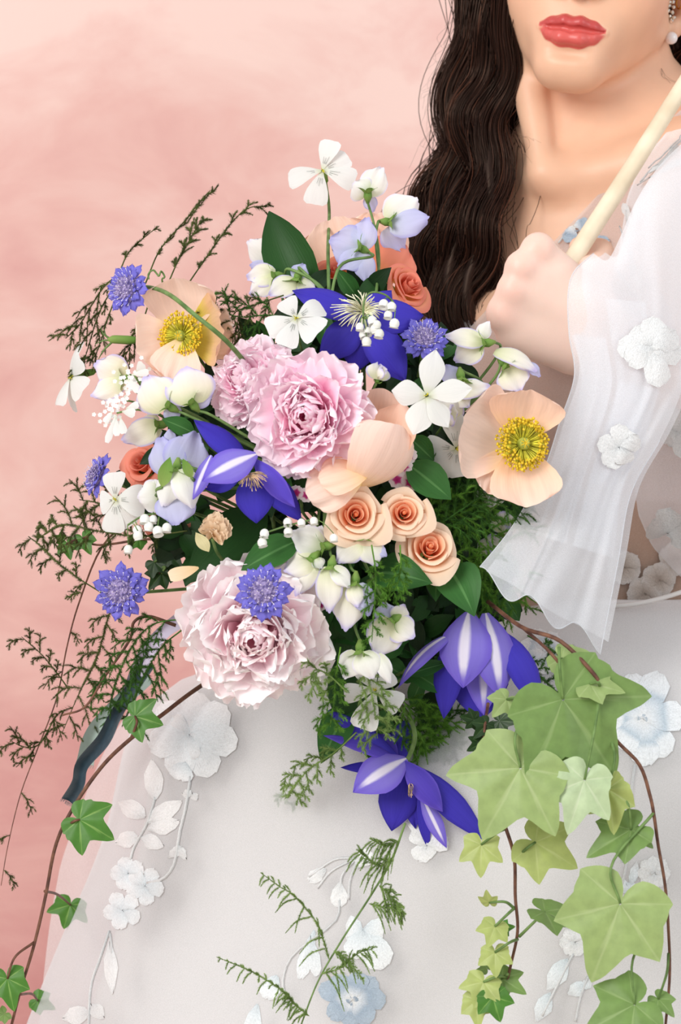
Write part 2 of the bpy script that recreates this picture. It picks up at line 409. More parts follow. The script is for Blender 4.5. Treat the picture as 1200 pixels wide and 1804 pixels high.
body_prims = torso + face + arm + hand + arm2
bV, bQ = surface(body_prims, (-.02, -.26, .74), (.43, .30, 1.56), .0027)
bm = bmesh.new(); vs = [bm.verts.new(v) for v in bV.tolist()]
for q in bQ.tolist(): bm.faces.new([vs[i] for i in q])
hc = Vector(H(0, 0, .002)); fc_ = Vector(P(950, 540, -.165))
ed = [e for e in bm.edges if (e.verts[0].co - hc).length < .042 and (e.verts[0].co - hc).dot(Vector(ef)) > -.03]
bmesh.ops.subdivide_edges(bm, edges=ed, cuts=3, use_grid_fill=True)
bmesh.ops.recalc_face_normals(bm, faces=bm.faces)
bm.verts.ensure_lookup_table(); bV = np.array([v.co[:] for v in bm.verts])
near = np.linalg.norm(bV - np.array(hc), axis=1) < .046
for _ in range(3): bV[near] = snap(bV[near], body_prims)
# skin, lips, knuckle and cheek colour, laid on by place on the body
ls = np.full(len(bV), 1.0); q = (bV - HC) @ HR
ls[near] = np.minimum(sdf(bV[near], lips_u), sdf(bV[near], lips_l))
lipm = np.clip((.0016 - ls) / .0009, 0, 1) * (np.abs(q[:, 0]) < .0268)
mix = lambda a, b, t: a * (1 - t[:, None]) + np.array(lin(b)[:3]) * t[:, None]
colr = np.tile(np.array(lin((225, 179, 149))[:3]), (len(bV), 1))
hd = np.min([np.linalg.norm(bV - p, axis=1) for p in (K[0], K[1], K[2], K[3], (K[0] + wr) / 2, (K[3] + wr) / 2, wr)], axis=0)
colr = mix(colr, (240, 208, 192), np.clip((.075 - hd) / .035, 0, 1))
for k in K: colr = mix(colr, (238, 176, 160), .5 * np.exp(-(np.linalg.norm(bV - k - [0, -.008, 0], axis=1) / .010)**2))
for s in (-1, 1): colr = mix(colr, (236, 160, 132), .5 * np.exp(-(np.linalg.norm(q - [s*.044, -.03, .036], axis=1) / .018)**2))
for s in (-1, 1):
    br = np.exp(-((q[:, 2] - .094 + 6 * (np.abs(q[:, 0]) - .03)**2) / .0028)**2) * (np.abs(np.abs(q[:, 0]) - .031) < .019) * (q[:, 1] > -.05)
    colr = mix(colr, (50, 32, 28), .4 * br)
colr = mix(colr, (70, 40, 32), np.clip(1 - np.linalg.norm(bV - P(914, 405, -.005), axis=1) / .0035, 0, 1)**.5)
colr = mix(colr, (208, 92, 86), lipm); colr = mix(colr, (188, 74, 72), lipm * np.clip((q[:, 2] + .0005) / .003, 0, 1))
for i, v in enumerate(bm.verts): v.co = bV[i]
me = bpy.data.meshes.new('body'); bm.to_mesh(me); bm.free()
me.polygons.foreach_set('use_smooth', np.ones(len(me.polygons), bool))
a = me.attributes.new('tone', 'FLOAT_COLOR', 'POINT'); a.data.foreach_set('color', np.c_[colr, np.ones(len(bV))].astype(np.float32).ravel())
a = me.attributes.new('lip', 'FLOAT', 'POINT'); a.data.foreach_set('value', lipm.astype(np.float32))
m, nt = new_mat('skin')
co = nd(nt, 'TexCoord').outputs['Object']; tone = nd(nt, 'Attribute', attribute_name='tone').outputs[0]; lp = nd(nt, 'Attribute', attribute_name='lip').outputs[2]
n1 = nd(nt, 'TexNoise', {'Vector': co, 'Scale': 55.0, 'Detail': 4.0}).outputs[0]
n2 = nd(nt, 'TexNoise', {'Vector': co, 'Scale': 1500.0, 'Detail': 2.0}).outputs[0]
tone = nd(nt, 'HueSaturation', {'Value': math_(nt, 'ADD', math_(nt, 'MULTIPLY', math_(nt, 'SUBTRACT', n1, .5), .14), 1.0), 'Color': tone}).outputs[0]
rg = math_(nt, 'SUBTRACT', .44, math_(nt, 'MULTIPLY', lp, .12))
pr = nd(nt, 'BsdfPrincipled', {'Base Color': tone, 'Roughness': rg, 'Specular IOR Level': .4, 'Subsurface Weight': .12, 'Subsurface Radius': (1, .35, .2), 'Subsurface Scale': .006})
b = nd(nt, 'Bump', {'Height': n2, 'Strength': .12, 'Distance': .0006}); nt.links.new(b.outputs[0], pr.inputs['Normal'])
out(nt, pr.outputs[0]); me.materials.append(m)
woman = thing('person', 'woman with long dark wavy hair and coral lips, turned to the left, one fist raised', 'person', P(1060, 1100, .08))
bo = link('body', me, woman, Matrix.Translation(-WM[woman].translation))
MW = flat_mat('eye_white', (236, 232, 228), .2); MI = flat_mat('iris_brown', (66, 42, 30), .2)
for s in (-1, 1):
    eye = part('eye', ball(H(s*.032, -.024, .072), .0125, 16, 12), MW, woman)
    part('iris', lathe([(.0001, .0012), (.003, .0010), (.0058, 0), (.0058, -.002)], H(s*.032, -.0118, .072), frame(ef), 16), MI, eye)
def body_bvh(): return BVHTree.FromPolygons([Vector(v) for v in bV.tolist()], bQ.tolist())

# ------------------------------------------------------------------ hair: long waves of single strands
def hair_mat():
    m, nt = new_mat('dark_hair')
    r = nd(nt, 'Attribute', attribute_name='shade').outputs[2]
    c = ramp(nt, r, [(0, lin((24, 14, 13))), (.45, lin((50, 30, 25))), (1, lin((122, 74, 54)))])
    pr = nd(nt, 'BsdfPrincipled', {'Base Color': c, 'Roughness': .42, 'Specular IOR Level': .3, 'Specular Tint': (1, .72, .55, 1)}); out(nt, pr.outputs[0]); return m
def strands(locks, n_each, npt=66, r=.00045, spread=1.0):
    RNG = np.random.default_rng(21)
    """locks: (path points, radius start, radius end, number factor); returns one mesh of three-sided strands"""
    Vs, Fs, Sh, off = [], [], [], 0
    for pts, ra, rb, fac in locks:
        c = smooth_path(pts, npt); n = int(n_each * fac); t = np.linspace(0, 1, npt); p_ = RNG.random() * 6.28
        c = c + np.stack([.0055 * np.sin(t * 30 + p_), .004 * np.sin(t * 26 + p_ * 2), 0 * t], 1) * np.clip((t - .25) * 3, 0, 1)[:, None]
        T = np.gradient(c, axis=0); T /= np.linalg.norm(T, axis=1)[:, None]
        A = np.cross(T, [0, 1, 0]); A /= np.linalg.norm(A, axis=1)[:, None]; Bv = np.cross(T, A)
        rad = (ra + (rb - ra) * t) * (1 - .35 * t**6)
        rr = np.sqrt(RNG.random(n)); rr = rr * (1 + .6 * RNG.random(n)**6); th = RNG.random(n) * 6.283; tw = RNG.normal(2.2, .5, n)
        ang = th[:, None] + tw[:, None] * t[None]
        fl = 1 + .25 * np.sin(t * 9 + RNG.random(n)[:, None] * 3)
        offA = rr[:, None] * np.cos(ang) * rad * fl; offB = rr[:, None] * np.sin(ang) * rad * .6
        wv = .0035 * np.sin(t[None] * RNG.uniform(10, 16, n)[:, None] + RNG.random(n)[:, None] * 6.28) * t * RNG.random(n)[:, None]
        stray = (RNG.random(n) < .06)[:, None] * RNG.normal(0, .014, n)[:, None] * np.sin(t * 5 + RNG.random(n)[:, None] * 6)
        p = c[None] + (offA + wv + stray * spread)[..., None] * A[None] + (offB)[..., None] * Bv[None]
        k3 = np.arange(3) * 2.094
        rk = r * (1 - .6 * t**3)
        v = p[:, :, None] + rk[None, :, None, None] * (A[None, :, None] * np.cos(k3)[None, None, :, None] + Bv[None, :, None] * np.sin(k3)[None, None, :, None])
        Vs.append(v.reshape(-1, 3)); f0 = gridf(npt, 3, True)
        Fs.append((f0[None] + (np.arange(n) * npt * 3)[:, None, None] + off).reshape(-1, 4)); off += n * npt * 3
        sh = np.clip(RNG.beta(1.3, 3.2, n)[:, None] + .12 * np.sin(t * 14 + 3 * th[:, None]) * .6, 0, 1)
        Sh.append(np.repeat(sh.reshape(-1), 3))
    return np.concatenate(Vs), np.concatenate(Fs), None, {'shade': np.concatenate(Sh)}
HM = hair_mat()
def lk(pts, ra, rb, fac=1.): return ([P(p[0] + 16 * (p[0] < 900 and p[1] > -200), *p[1:]) for p in pts], ra * .88, rb * .88, fac)
locks = [
 lk([(1010,-330,.02),(880,-240,.02),(838,-60,.03),(822,60,.03),(796,150,.04),(790,230,.04),(800,300,.03),(768,370,.02),(752,440,.02),(772,520,.02),(800,600,.03)], .012, .018, 1.2),
 lk([(1020,-330,.00),(890,-230,.0),(858,-60,.01),(846,40,.01),(834,130,.02),(812,210,.02),(836,300,.02),(820,380,.0),(782,450,.0),(778,540,.0),(810,640,.0)], .012, .020, 1.4),
 lk([(1030,-330,-.01),(910,-220,-.03),(872,-80,-.02),(870,30,.0),(874,120,.01),(858,200,.02),(846,280,.0),(848,360,-.01),(826,440,-.01),(806,520,-.01),(826,620,-.01)], .010, .018, 1.4),
 lk([(1010,-330,.05),(860,-240,.06),(812,-80,.06),(808,40,.06),(790,120,.07),(778,210,.07),(786,290,.06),(742,360,.06),(738,440,.06),(752,520,.05),(760,600,.05)], .012, .020, 1.2),
 lk([(1000,-320,.08),(850,-220,.10),(826,-60,.10),(830,60,.10),(826,160,.10),(812,260,.10),(790,340,.09),(770,430,.09),(790,520,.08),(800,640,.08)], .018, .026, 1.5),
 lk([(1020,-330,.03),(895,-230,.03),(880,-60,.03),(884,60,.04),(884,160,.04),(870,240,.03),(838,320,.02),(838,420,.0),(846,500,.0),(832,580,.0)], .007, .010, .7),
 lk([(1000,-330,.09),(840,-220,.12),(800,-60,.10),(812,80,.09),(786,190,.09),(780,280,.08),(756,350,.08),(726,400,.08),(730,470,.08),(720,560,.08)], .010, .014, .8),
 lk([(1040,-320,.10),(900,-240,.13),(860,-60,.13),(866,100,.12),(864,220,.12),(830,330,.11),(800,440,.11),(800,600,.11)], .022, .030, 1.4),
 # the far side, behind her neck and ear
 lk([(1080,-330,.05),(1200,-230,.05),(1226,-60,.06),(1216,60,.07),(1224,150,.09),(1240,240,.12),(1262,330,.13)], .014, .022, 1.0),
 lk([(1080,-330,.08),(1180,-230,.12),(1204,-60,.12),(1194,60,.12),(1206,140,.13),(1230,260,.15),(1260,360,.16)], .018, .026, 1.1),
 # over the crown
 lk([(1040,-345,-.05),(1150,-310,-.01),(1225,-180,.04),(1232,-40,.06),(1226,40,.07)], .014, .014, 1.),
 lk([(1040,-345,-.05),(960,-300,-.05),(890,-190,-.02),(868,-60,.0),(856,40,.02)], .012, .012, .9),
 lk([(1050,-350,.02),(1130,-345,.12),(1170,-230,.21),(1150,-60,.23),(1110,120,.21),(1080,320,.20),(1060,520,.24)], .034, .045, 1.5),
 lk([(1050,-350,.02),(1000,-330,.14),(960,-200,.22),(950,-40,.22),(960,120,.20),(960,320,.21),(950,520,.25)], .034, .045, 1.5),
 lk([(1060,-352,-.03),(1130,-350,.05),(1200,-260,.12),(1210,-100,.16),(1190,60,.17),(1180,240,.18)], .03, .03, 1.2),
 lk([(1040,-352,-.02),(960,-345,.04),(880,-250,.10),(860,-100,.14),(880,60,.15),(880,240,.17)], .03, .03, 1.2),
]
core = [g for g in (tube(smooth_path(l[0], 30), np.linspace(l[1], l[2], 30) * .36, ns=10) for l in locks)]
hg = strands(locks, 250, r=.00042)
hair = part('hair', hg, HM, woman, kind='stuff', label='long dark brown wavy hair')
cg = join(core); part('hair_underlayer', (cg[0], cg[1], None, {'shade': np.full(len(cg[0]), .08)}), HM, hair)
fly = []
for i in range(70):
    t0 = random.random(); p0 = np.array(random.choice([(800, 40), (785, 130), (775, 210), (790, 280), (745, 350), (735, 400)])) + [random.uniform(-6, 20), random.uniform(-30, 30)]
    q_ = [P(p0[0] + 26, p0[1] - 60, .05)]; x, y = p0; dx = random.uniform(-14, 4)
    for k in range(6): q_.append(P(x, y, .05)); x += dx + random.uniform(-16, 14); y += random.uniform(6, 22); dx *= .8
    fly.append(tube(smooth_path(q_, 22), .00011, .00006, 3, False))
for i in range(26):
    x, y = random.choice([(1150, 150), (1165, 120), (905, 230), (880, 320), (858, 400), (1185, 170)]); q_ = []
    dx, dy = random.uniform(-9, 9), random.uniform(4, 12)
    for k in range(6): q_.append(P(x, y, -.012 if x < 1000 else .03)); x += dx + random.uniform(-9, 9); y += dy + random.uniform(-9, 10)
    fly.append(tube(smooth_path(q_, 20), .00010, .00006, 3, False))
fg = join(fly); part('loose_hair', (fg[0], fg[1], None, {'shade': np.full(len(fg[0]), .5)}), HM, hair, kind='stuff')
# ------------------------------------------------------------------ the wedding dress
def tulle_mat(name, c, alpha, rough=.8, weave=True, tr=.35):
    m, nt = new_mat(name); nt_a = alpha
    col = lin(c)
    df = nd(nt, 'BsdfDiffuse', {0: col, 1: .6}); tl = nd(nt, 'BsdfTranslucent', {0: col})
    s = nd(nt, 'MixShader', {0: tr, 1: df.outputs[0], 2: tl.outputs[0]})
    co = nd(nt, 'TexCoord').outputs['Object']
    nz = nd(nt, 'TexNoise', {'Vector': co, 'Scale': 1400.0, 'Detail': 1.0}).outputs[0]
    n2 = nd(nt, 'TexNoise', {'Vector': co, 'Scale': 9.0, 'Detail': 2.0}).outputs[0]
    a = math_(nt, 'ADD', math_(nt, 'MULTIPLY', math_(nt, 'SUBTRACT', nz, .5), .25), math_(nt, 'MULTIPLY_ADD', n2, .12))
    nt.nodes[-1].inputs[2].default_value = alpha - .06
    t = nd(nt, 'BsdfTransparent')
    out(nt, nd(nt, 'MixShader', {0: math_(nt, 'MINIMUM', math_(nt, 'MAXIMUM', a, 0.), 1.), 1: t.outputs[0], 2: s.outputs[0]}).outputs[0])
    return m
def satin_mat(name, c):
    m, nt = new_mat(name); co = nd(nt, 'TexCoord').outputs['Object']
    nz = nd(nt, 'TexNoise', {'Vector': co, 'Scale': 7.0, 'Detail': 3.0}).outputs[0]
    n2 = nd(nt, 'TexNoise', {'Vector': co, 'Scale': 1600.0}).outputs[0]
    col = mixc(nt, sstep(nt, nz, .3, .7), lin(c), lin([min(255, x * 1.02) for x in c]))
    leafy(nt, col, .1, .7, .2, n2, .1); return m
def lace_mat(name, stops):
    m, nt = new_mat(name); tc = nd(nt, 'TexCoord'); sx = nd(nt, 'SeparateXYZ', {0: tc.outputs['UV']})
    col = ramp(nt, sx.outputs[1], [(p, lin(c)) for p, c in stops])
    cb = nd(nt, 'CombineXYZ', {0: math_(nt, 'MULTIPLY', sx.outputs[0], 26.0), 1: math_(nt, 'MULTIPLY', sx.outputs[1], 9.0), 2: math_(nt, 'MULTIPLY', nd(nt, 'ObjectInfo').outputs['Random'], 30.)})
    th = nd(nt, 'TexNoise', {'Vector': cb.outputs[0], 'Scale': 1.4, 'Detail': 3.0}).outputs[0]
    t2 = nd(nt, 'TexNoise', {'Vector': tc.outputs['Object'], 'Scale': 900.0, 'Detail': 2.0}).outputs[0]
    h = math_(nt, 'ADD', th, t2)
    col = nd(nt, 'HueSaturation', {'Value': math_(nt, 'ADD', math_(nt, 'MULTIPLY', math_(nt, 'SUBTRACT', h, 1.0), .35), 1.0), 'Color': col}).outputs[0]
    pr = nd(nt, 'BsdfPrincipled', {'Base Color': col, 'Roughness': .45, 'Specular IOR Level': .4})
    b = nd(nt, 'Bump', {'Height': h, 'Strength': .7, 'Distance': .0009}); nt.links.new(b.outputs[0], pr.inputs['Normal'])
    out(nt, pr.outputs[0]); return m
WHITE = (240, 240, 241)
M_skirt = satin_mat('skirt_satin', (228, 224, 221)); M_tul = tulle_mat('white_tulle', (234, 235, 237), .38)
M_tul2 = tulle_mat('back_tulle', (236, 234, 234), .52); M_slv = tulle_mat('sleeve_tulle', (246, 249, 253), .40)
M_slvh = tulle_mat('sleeve_hem_tulle', (240, 244, 248), .75); M_bod = tulle_mat('bodice_tulle', (226, 222, 222), .40); M_low = tulle_mat('bodice_lower', (196, 180, 168), .86, tr=.1)
LW = lace_mat('lace_white', [(0, (222, 225, 226)), (.5, (232, 233, 233)), (1, (235, 236, 236))])
LB = lace_mat('lace_blue', [(0, (238, 239, 239)), (.3, (216, 223, 229)), (.5, (186, 200, 211)), (.64, (226, 231, 235)), (1, (233, 236, 238))])
LS = lace_mat('lace_steel', [(0, (238, 236, 230)), (.25, (210, 216, 222)), (.5, (158, 174, 190)), (1, (176, 190, 203))])
LC = lace_mat('lace_pale', [(0, (214, 224, 229)), (.5, (225, 231, 234)), (1, (233, 235, 236))])
LT = lace_mat('lace_taupe', [(0, (176, 160, 148)), (.6, (206, 196, 188)), (1, (222, 216, 212))])

dress = thing('wedding_dress', 'sheer white tulle wedding dress with flower lace, wide skirt and bell sleeve', 'dress', P(1090, 1070, .06))
def skirt_loft(rows, fold, nth=150, nrow=70, ph=0.):
    rows = np.array(rows, float); py = np.linspace(0, 1, nrow)**.8; yy = rows[0, 0] + py * (rows[-1, 0] - rows[0, 0])
    c = [np.interp(yy, rows[:, 0], rows[:, i]) for i in range(1, 5)]
    for _ in range(2): c = [np.r_[x[0], (x[:-2] + 2*x[1:-1] + x[2:]) / 4, x[-1]] for x in c]
    th = np.arange(nth) / nth * 2 * math.pi; V = []
    for i in range(nrow):
        L, R, yf, yb = (x[i] for x in c); yc = (yf + yb) / 2 + .02
        xl, xr = P(L, 0, yc)[0], P(R, 0, yc)[0]; z = P(0, yy[i], yc)[2]
        cx, rx = (xl + xr) / 2, (xr - xl) / 2; s = i / nrow
        f = 1 + fold * s * (np.sin(th * 13 + ph + s) + .6 * np.sin(th * 23 + 1.7 + ph - 2*s) + .5 * np.sin(th * 37 + ph))
        e = .86
        x = cx + rx * np.sign(np.cos(th)) * np.abs(np.cos(th))**e * (1 + (f - 1) * .35)
        ry = np.where(np.sin(th) < 0, yc - yf, yb - yc)
        y = yc + ry * np.sign(np.sin(th)) * np.abs(np.sin(th))**e * f
        V.append(np.stack([x, y, np.full(nth, z)], 1))
    return np.concatenate(V), gridf(nrow, nth, True)
T_rows = [(1046, 985, 1235, -.075, .17), (1080, 800, 1330, -.13, .22), (1110, 575, 1420, -.175, .25), (1145, 405, 1480, -.20, .27), (1190, 300, 1530, -.22, .29), (1260, 232, 1570, -.235, .30),
          (1387, 206, 1620, -.25, .31), (1451, 194, 1640, -.257, .31), (1545, 157, 1670, -.265, .32), (1632, 117, 1700, -.275, .33), (1804, 47, 1760, -.29, .34), (2950, -240, 2000, -.40, .40)]
off = dict(zip([r[0] for r in T_rows], [8, 14, 22, 30, 36, 40, 58, 64, 78, 90, 105, 160]))
sk = skirt_loft([(p + 2, l + off[p], r - 20, f + .012, b - .012) for p, l, r, f, b in T_rows], .006)
skirt = part('skirt', sk, M_skirt, dress)
tv = skirt_loft(T_rows, .008, ph=.8)
tulle = part('tulle_overlay', tv, M_tul, dress, label='outer layer of sheer white tulle')
skb = BVHTree.FromPolygons([Vector(v) for v in tv[0].tolist()], tv[1].tolist())
def sheet(rows, n_u, n_v, amp=0., fr=8., ph=0., bulge=0.):
    """rows: list of polylines (px, py, y) with equal counts, lofted"""
    rows = np.array([[P(*p) for p in r] for r in rows]); m = rows.shape[0]
    A = np.stack([smooth_path(r, n_v) for r in rows]); A = np.stack([smooth_path(A[:, j], n_u) for j in range(n_v)], 1)
    u = np.linspace(0, 1, n_u)[:, None]; v = np.linspace(0, 1, n_v)[None]
    u_ = u + .10 * np.sin(5 * u + 3 * v + ph) + .06 * np.sin(11 * u - 4 * v)
    A[..., 1] += amp * (np.sin(u_ * fr * 6.28 + ph + 2.2 * v) + .7 * np.sin(u_ * fr * 3.3 + ph * 2 - 5 * v) + .35 * np.sin(u_ * fr * 14 + 6 * v)) * (.35 + .65 * v) - bulge * 4 * u * (1 - u)
    return A.reshape(-1, 3), gridf(n_u, n_v)
bk = sheet([[(236, 1235, .12), (176, 1340, .10), (117, 1491, .08), (98, 1568, .07), (82, 1670, .06), (66, 1830, .05)],
            [(330, 1235, .06), (300, 1340, .05), (280, 1491, .04), (270, 1568, .03), (260, 1670, .02), (250, 1830, .0)],
            [(420, 1235, .12), (420, 1340, .12), (420, 1491, .12), (420, 1568, .12), (420, 1670, .12), (420, 1830, .12)]], 40, 40, .004, 3)
part('back_tulle_layer', bk, M_tul2, dress, label='rear layer of tulle at the left edge')

# bodice: the torso's own surface, a little proud of it, cut along the open neckline
dV, dQ = surface(torso[1:2] + torso[3:9], (-.02, -.20, .80), (.43, .30, 1.30), .006, off=.0035)
bm = bmesh.new(); vs = [bm.verts.new(v) for v in dV.tolist()]
for q_ in dQ.tolist(): bm.faces.new([vs[i] for i in q_])
p0 = P(830, 575, -.02); n1 = unit(np.cross(P(1190, 205, .0) - p0, [0.1, 1, 0])); n2 = unit(np.cross(P(735, 300, .1) - p0, [0.1, 1, 0]))
if n1 @ (P(1190, 600, 0) - p0) < 0: n1 = -n1
if n2 @ (P(600, 500, 0) - p0) < 0: n2 = -n2
for n_ in (n1, n2): bmesh.ops.bisect_plane(bm, geom=bm.verts[:] + bm.edges[:] + bm.faces[:], plane_co=p0.tolist(), plane_no=n_.tolist())
kill = []
for f in bm.faces:
    c = np.array(f.calc_center_median())
    if ((c - p0) @ n1 < 0 and (c - p0) @ n2 < 0 and c[2] > p0[2]) or c[2] < P(0, 1100, -.06)[2] or c[2] > 1.30: kill.append(f)
bmesh.ops.delete(bm, geom=kill, context='FACES')
bm.verts.index_update(); gV = np.array([v.co[:] for v in bm.verts]); gF = [[v.index for v in f.verts] for f in bm.faces]; bm.free()
zw = P(0, 880, -.04)[2]
lowf = [f for f in gF if gV[f][:, 2].mean() < zw]; upf = [f for f in gF if gV[f][:, 2].mean() >= zw]
bod = part('bodice', (gV, upf), M_bod, dress)
part('lower_bodice', (gV, lowf), M_low, bod, label='taupe lace lower bodice')
nl = [P(1196, 200, -.012)] + [P(1196 + (830 - 1196) * t, 200 + (575 - 200) * t, 0.) for t in (.25, .5, .75, 1)]
bdb = BVHTree.FromPolygons([Vector(v) for v in gV.tolist()], gF)
# waist seam
ws = [P(px, py, y) for px, py, y in ((1040, 1066, -.085), (1080, 1068, -.095), (1120, 1064, -.098), (1165, 1054, -.098), (1210, 1040, -.095), (1260, 1022, -.08))]
part('waist_seam', tube(smooth_path(ws, 40), .0018, ns=6), M_skirt, dress)

# bell sleeve: front and rear sheet that share the wrist line and the hem
def arc(L, R, n=5, b=.03):
    return [L] + [tuple(np.array(L) * (1 - t) + np.array(R) * t + np.array([0, 0, -b * math.sin(math.pi * t)])) for t in np.linspace(0, 1, n)[1:-1]] + [R]
Lf = [(1046, 446, -.150), (1012, 478, -.192), (1001, 520, -.204), (1003, 590, -.206), (1012, 662, -.21), (986, 745, -.225), (957, 832, -.245), (905, 930, -.29), (846, 1012, -.325)]
Rf = [(1215, 400, -.130), (1220, 470, -.150), (1220, 540, -.165), (1215, 610, -.18), (1200, 690, -.19), (1165, 770, -.20), (1112, 865, -.22), (1088, 985, -.26), (1057, 1137, -.285)]
rows = [[a for a in arc(l, r, 6, .022)] for l, r in zip(Lf, Rf)]
rows[0] = [(1046, 446, -.150), (1070, 458, -.165), (1094, 415, -.16), (1122, 352, -.15), (1162, 292, -.14), (1215, 240, -.12)]; rows[1] = [tuple(.5 * (np.array(a) + np.array(b))) if i else rows[1][0] for i, (a, b) in enumerate(zip(rows[0], rows[2]))]
rows_t = [[rows[j][i] for j in range(len(rows))] for i in range(6)]
sl = sheet(rows_t, 90, 80, .0022, 2.3, .4)
def hem_wave(g, nu, nv, seed):
    V = g[0].reshape(nu, nv, 3); u = np.linspace(0, 1, nu)[:, None]; v = np.linspace(0, 1, nv)[None]
    V[..., 2] += .006 * np.sin(u * 16 + seed) * v**6
    return V.reshape(-1, 3), g[1]
sl = hem_wave(sl, 90, 80, 1.0)
sleeve = part('bell_sleeve', sl, M_slv, dress, label='sheer bell sleeve open at the wrist')
rows_b = [[(p[0] + 10 + 6 * math.sin(k * 1.7), p[1] - 6, p[2] + .035 + .02 * math.sin(math.pi * k / 5) * (j > 1)) for k, p in enumerate(r)] for j, r in enumerate(rows)]
rows_bt = [[rows_b[j][i] for j in range(len(rows_b))] for i in range(6)]
hems = [P(*p) for p in Lf]; H_ = np.asarray(sl[0]).reshape(90, 80, 3)
for e_ in (H_[0], H_[:, -1], H_[-1, 50:]): part('sleeve_hem', tube(e_ + [0, -.0004, 0], .0004, ns=5), M_slvh, sleeve)
sb = sheet(rows_bt, 70, 60, .0045, 1.7, 2.0); part('rear_sleeve_layer', sb, M_slv, sleeve)
# inner folds of the bell: two creased panels
for k, (a, b, c, dd) in enumerate(((.02, .30, 3, 8), (.42, .80, 4, 8), (.30, .62, 2, 7))):
    def pick(j, u): i = u * 5; i0 = min(4, int(i)); f = i - i0; return tuple(np.array(rows[j][i0]) * (1 - f) + np.array(rows[j][i0 + 1]) * f + np.array([0, 0, .012 + .004 * k]))
    rr = [[pick(j, a + (b - a) * t + .05 * (j - c)) for j in range(c, dd)] for t in (0, .35, .7, 1)]
    part('sleeve_fold', sheet(rr, 30, 40, .003, 2, k * 1.3), M_slv, sleeve)
# upper sleeve: a gathered puff round the upper arm
pr_ = [(236, 1172, .05, .03), (285, 1130, .06, .055), (345, 1106, .07, .07), (450, 1090, .085, .08), (600, 1078, .09, .085), (740, 1092, .10, .09), (840, 1118, .10, .095), (900, 1126, .10, .09), (955, 1150, .09, .085), (1005, 1195, .07, .07), (1030, 1240, .05, .05)]
A_ = []; nth = 110; nr = 70
yy = np.linspace(pr_[0][0], pr_[-1][0], nr); pa = np.array(pr_, float); th = np.arange(nth) / nth * 6.2832
Lx = np.interp(yy, pa[:, 0], pa[:, 1]); rf = np.interp(yy, pa[:, 0], pa[:, 2]); rb_ = np.interp(yy, pa[:, 0], pa[:, 3])
for i in range(nr):
    yc = -.045; xl = P(Lx[i], 0, yc)[0]; rx = np.interp(yy[i], [236, 500, 900, 1030], [.06, .095, .10, .06]); s = i / nr
    rip = 1 + .035 * np.sin(th * 14 + 2 * s) * (1 - .6 * math.sin(math.pi * s)) + .02 * np.sin(th * 27 + 4 * s)
    A_.append(np.stack([xl + rx + rx * np.cos(th) * (1 + (rip - 1) * .25), yc + np.where(np.sin(th) < 0, rf[i], rb_[i]) * np.sin(th) * rip, np.full(nth, P(0, yy[i], yc)[2]) + .004 * np.sin(th * 5 + 1) * s], 1))
pv = (np.concatenate(A_), gridf(nr, nth, True))
puff = part('upper_sleeve', pv, M_slv, dress, label='puffed upper sleeve')
pfb = BVHTree.FromPolygons([Vector(v) for v in pv[0].tolist()], pv[1].tolist())
slb = BVHTree.FromPolygons([Vector(v) for v in sl[0].tolist()], sl[1].tolist())

# lace sewn on the cloth: thread-stitched petals, leaves and stems raised on the surface they lie on
CAM = np.array([0, -D, ZC])
def onto(bvh, px, py, lift):
    d = unit(P(px, py, 0) - CAM); h = bvh.ray_cast(Vector(CAM), Vector(d))
    if h[0] is None: return None
    n = np.array(h[1]); n = n if n @ d < 0 else -n
    return np.array(h[0]) + n * lift
def lpetal(bvh, c, t, wd, prof='round', lift=.0010, nu=5, nv=7):
    c = np.array(c, float); t = np.array(t, float); a = t - c; L = np.hypot(*a); s = np.array([-a[1], a[0]]) / L
    xs, ys = PROF[prof]; V = []; U = []
    for i in range(nv):
        v = i / (nv - 1); wv = max(.12, np.interp(v, xs, ys)) * wd / 2
        for j in range(nu):
            u = j / (nu - 1) * 2 - 1; q_ = c + a * v + s * u * wv + np.random.default_rng(i * 9 + j).normal(0, .8, 2)
            h = onto(bvh, q_[0], q_[1], lift + .0007 * (1 - u * u) * math.sin(math.pi * min(1, v + .15)))
            if h is None: return None
            V.append(h); U.append((u * .5 + .5, v))
    return np.array(V), gridf(nv, nu).tolist(), np.array(U)
def lace(name, bvh, parent, mt, petals, stems=(), lift=.0010):
    g = [x for x in (lpetal(bvh, *p, lift=lift + .0003 * (i % 3)) for i, p in enumerate(petals)) if x]
    for st in stems:
        w_ = st[0]; pts = [onto(bvh, x, y, lift) for x, y in smooth_path([(a, b, 0) for a, b in st[1:]], 14)[:, :2]]
        if all(p is not None for p in pts): g.append(tube(pts, w_ / F * 1.75 / 2, ns=5))
    if g: part(name, join(g), mt, parent)
def rosette(c, tips, wd): return [(c, t, wd) for t in tips]
def ring_t(c, r, n, a0=0., sq=1.): return [(c[0] + r * math.cos(a0 + k * 6.283 / n), c[1] + sq * r * math.sin(a0 + k * 6.283 / n)) for k in range(n)]
tl = tulle
lace('lace_flower', skb, tl, LC, rosette((336, 1292), [(352, 1222), (404, 1252), (420, 1312), (376, 1366), (312, 1368), (266, 1318), (280, 1246)], 56) + rosette((336, 1296), ring_t((336, 1296), 44, 7, .4), 26) + rosette((336, 1296), ring_t((336, 1296), 20, 6, .1), 14) + [((330, 1345), (318, 1375), 44)])
lace('lace_flower', skb, tl, LB, rosette((1131, 1268), [(1112, 1190), (1162, 1188), (1206, 1262), (1178, 1330), (1138, 1350), (1096, 1322), (1074, 1262), (1082, 1222)], 54) + rosette((1131, 1268), ring_t((1131, 1268), 15, 6), 12))
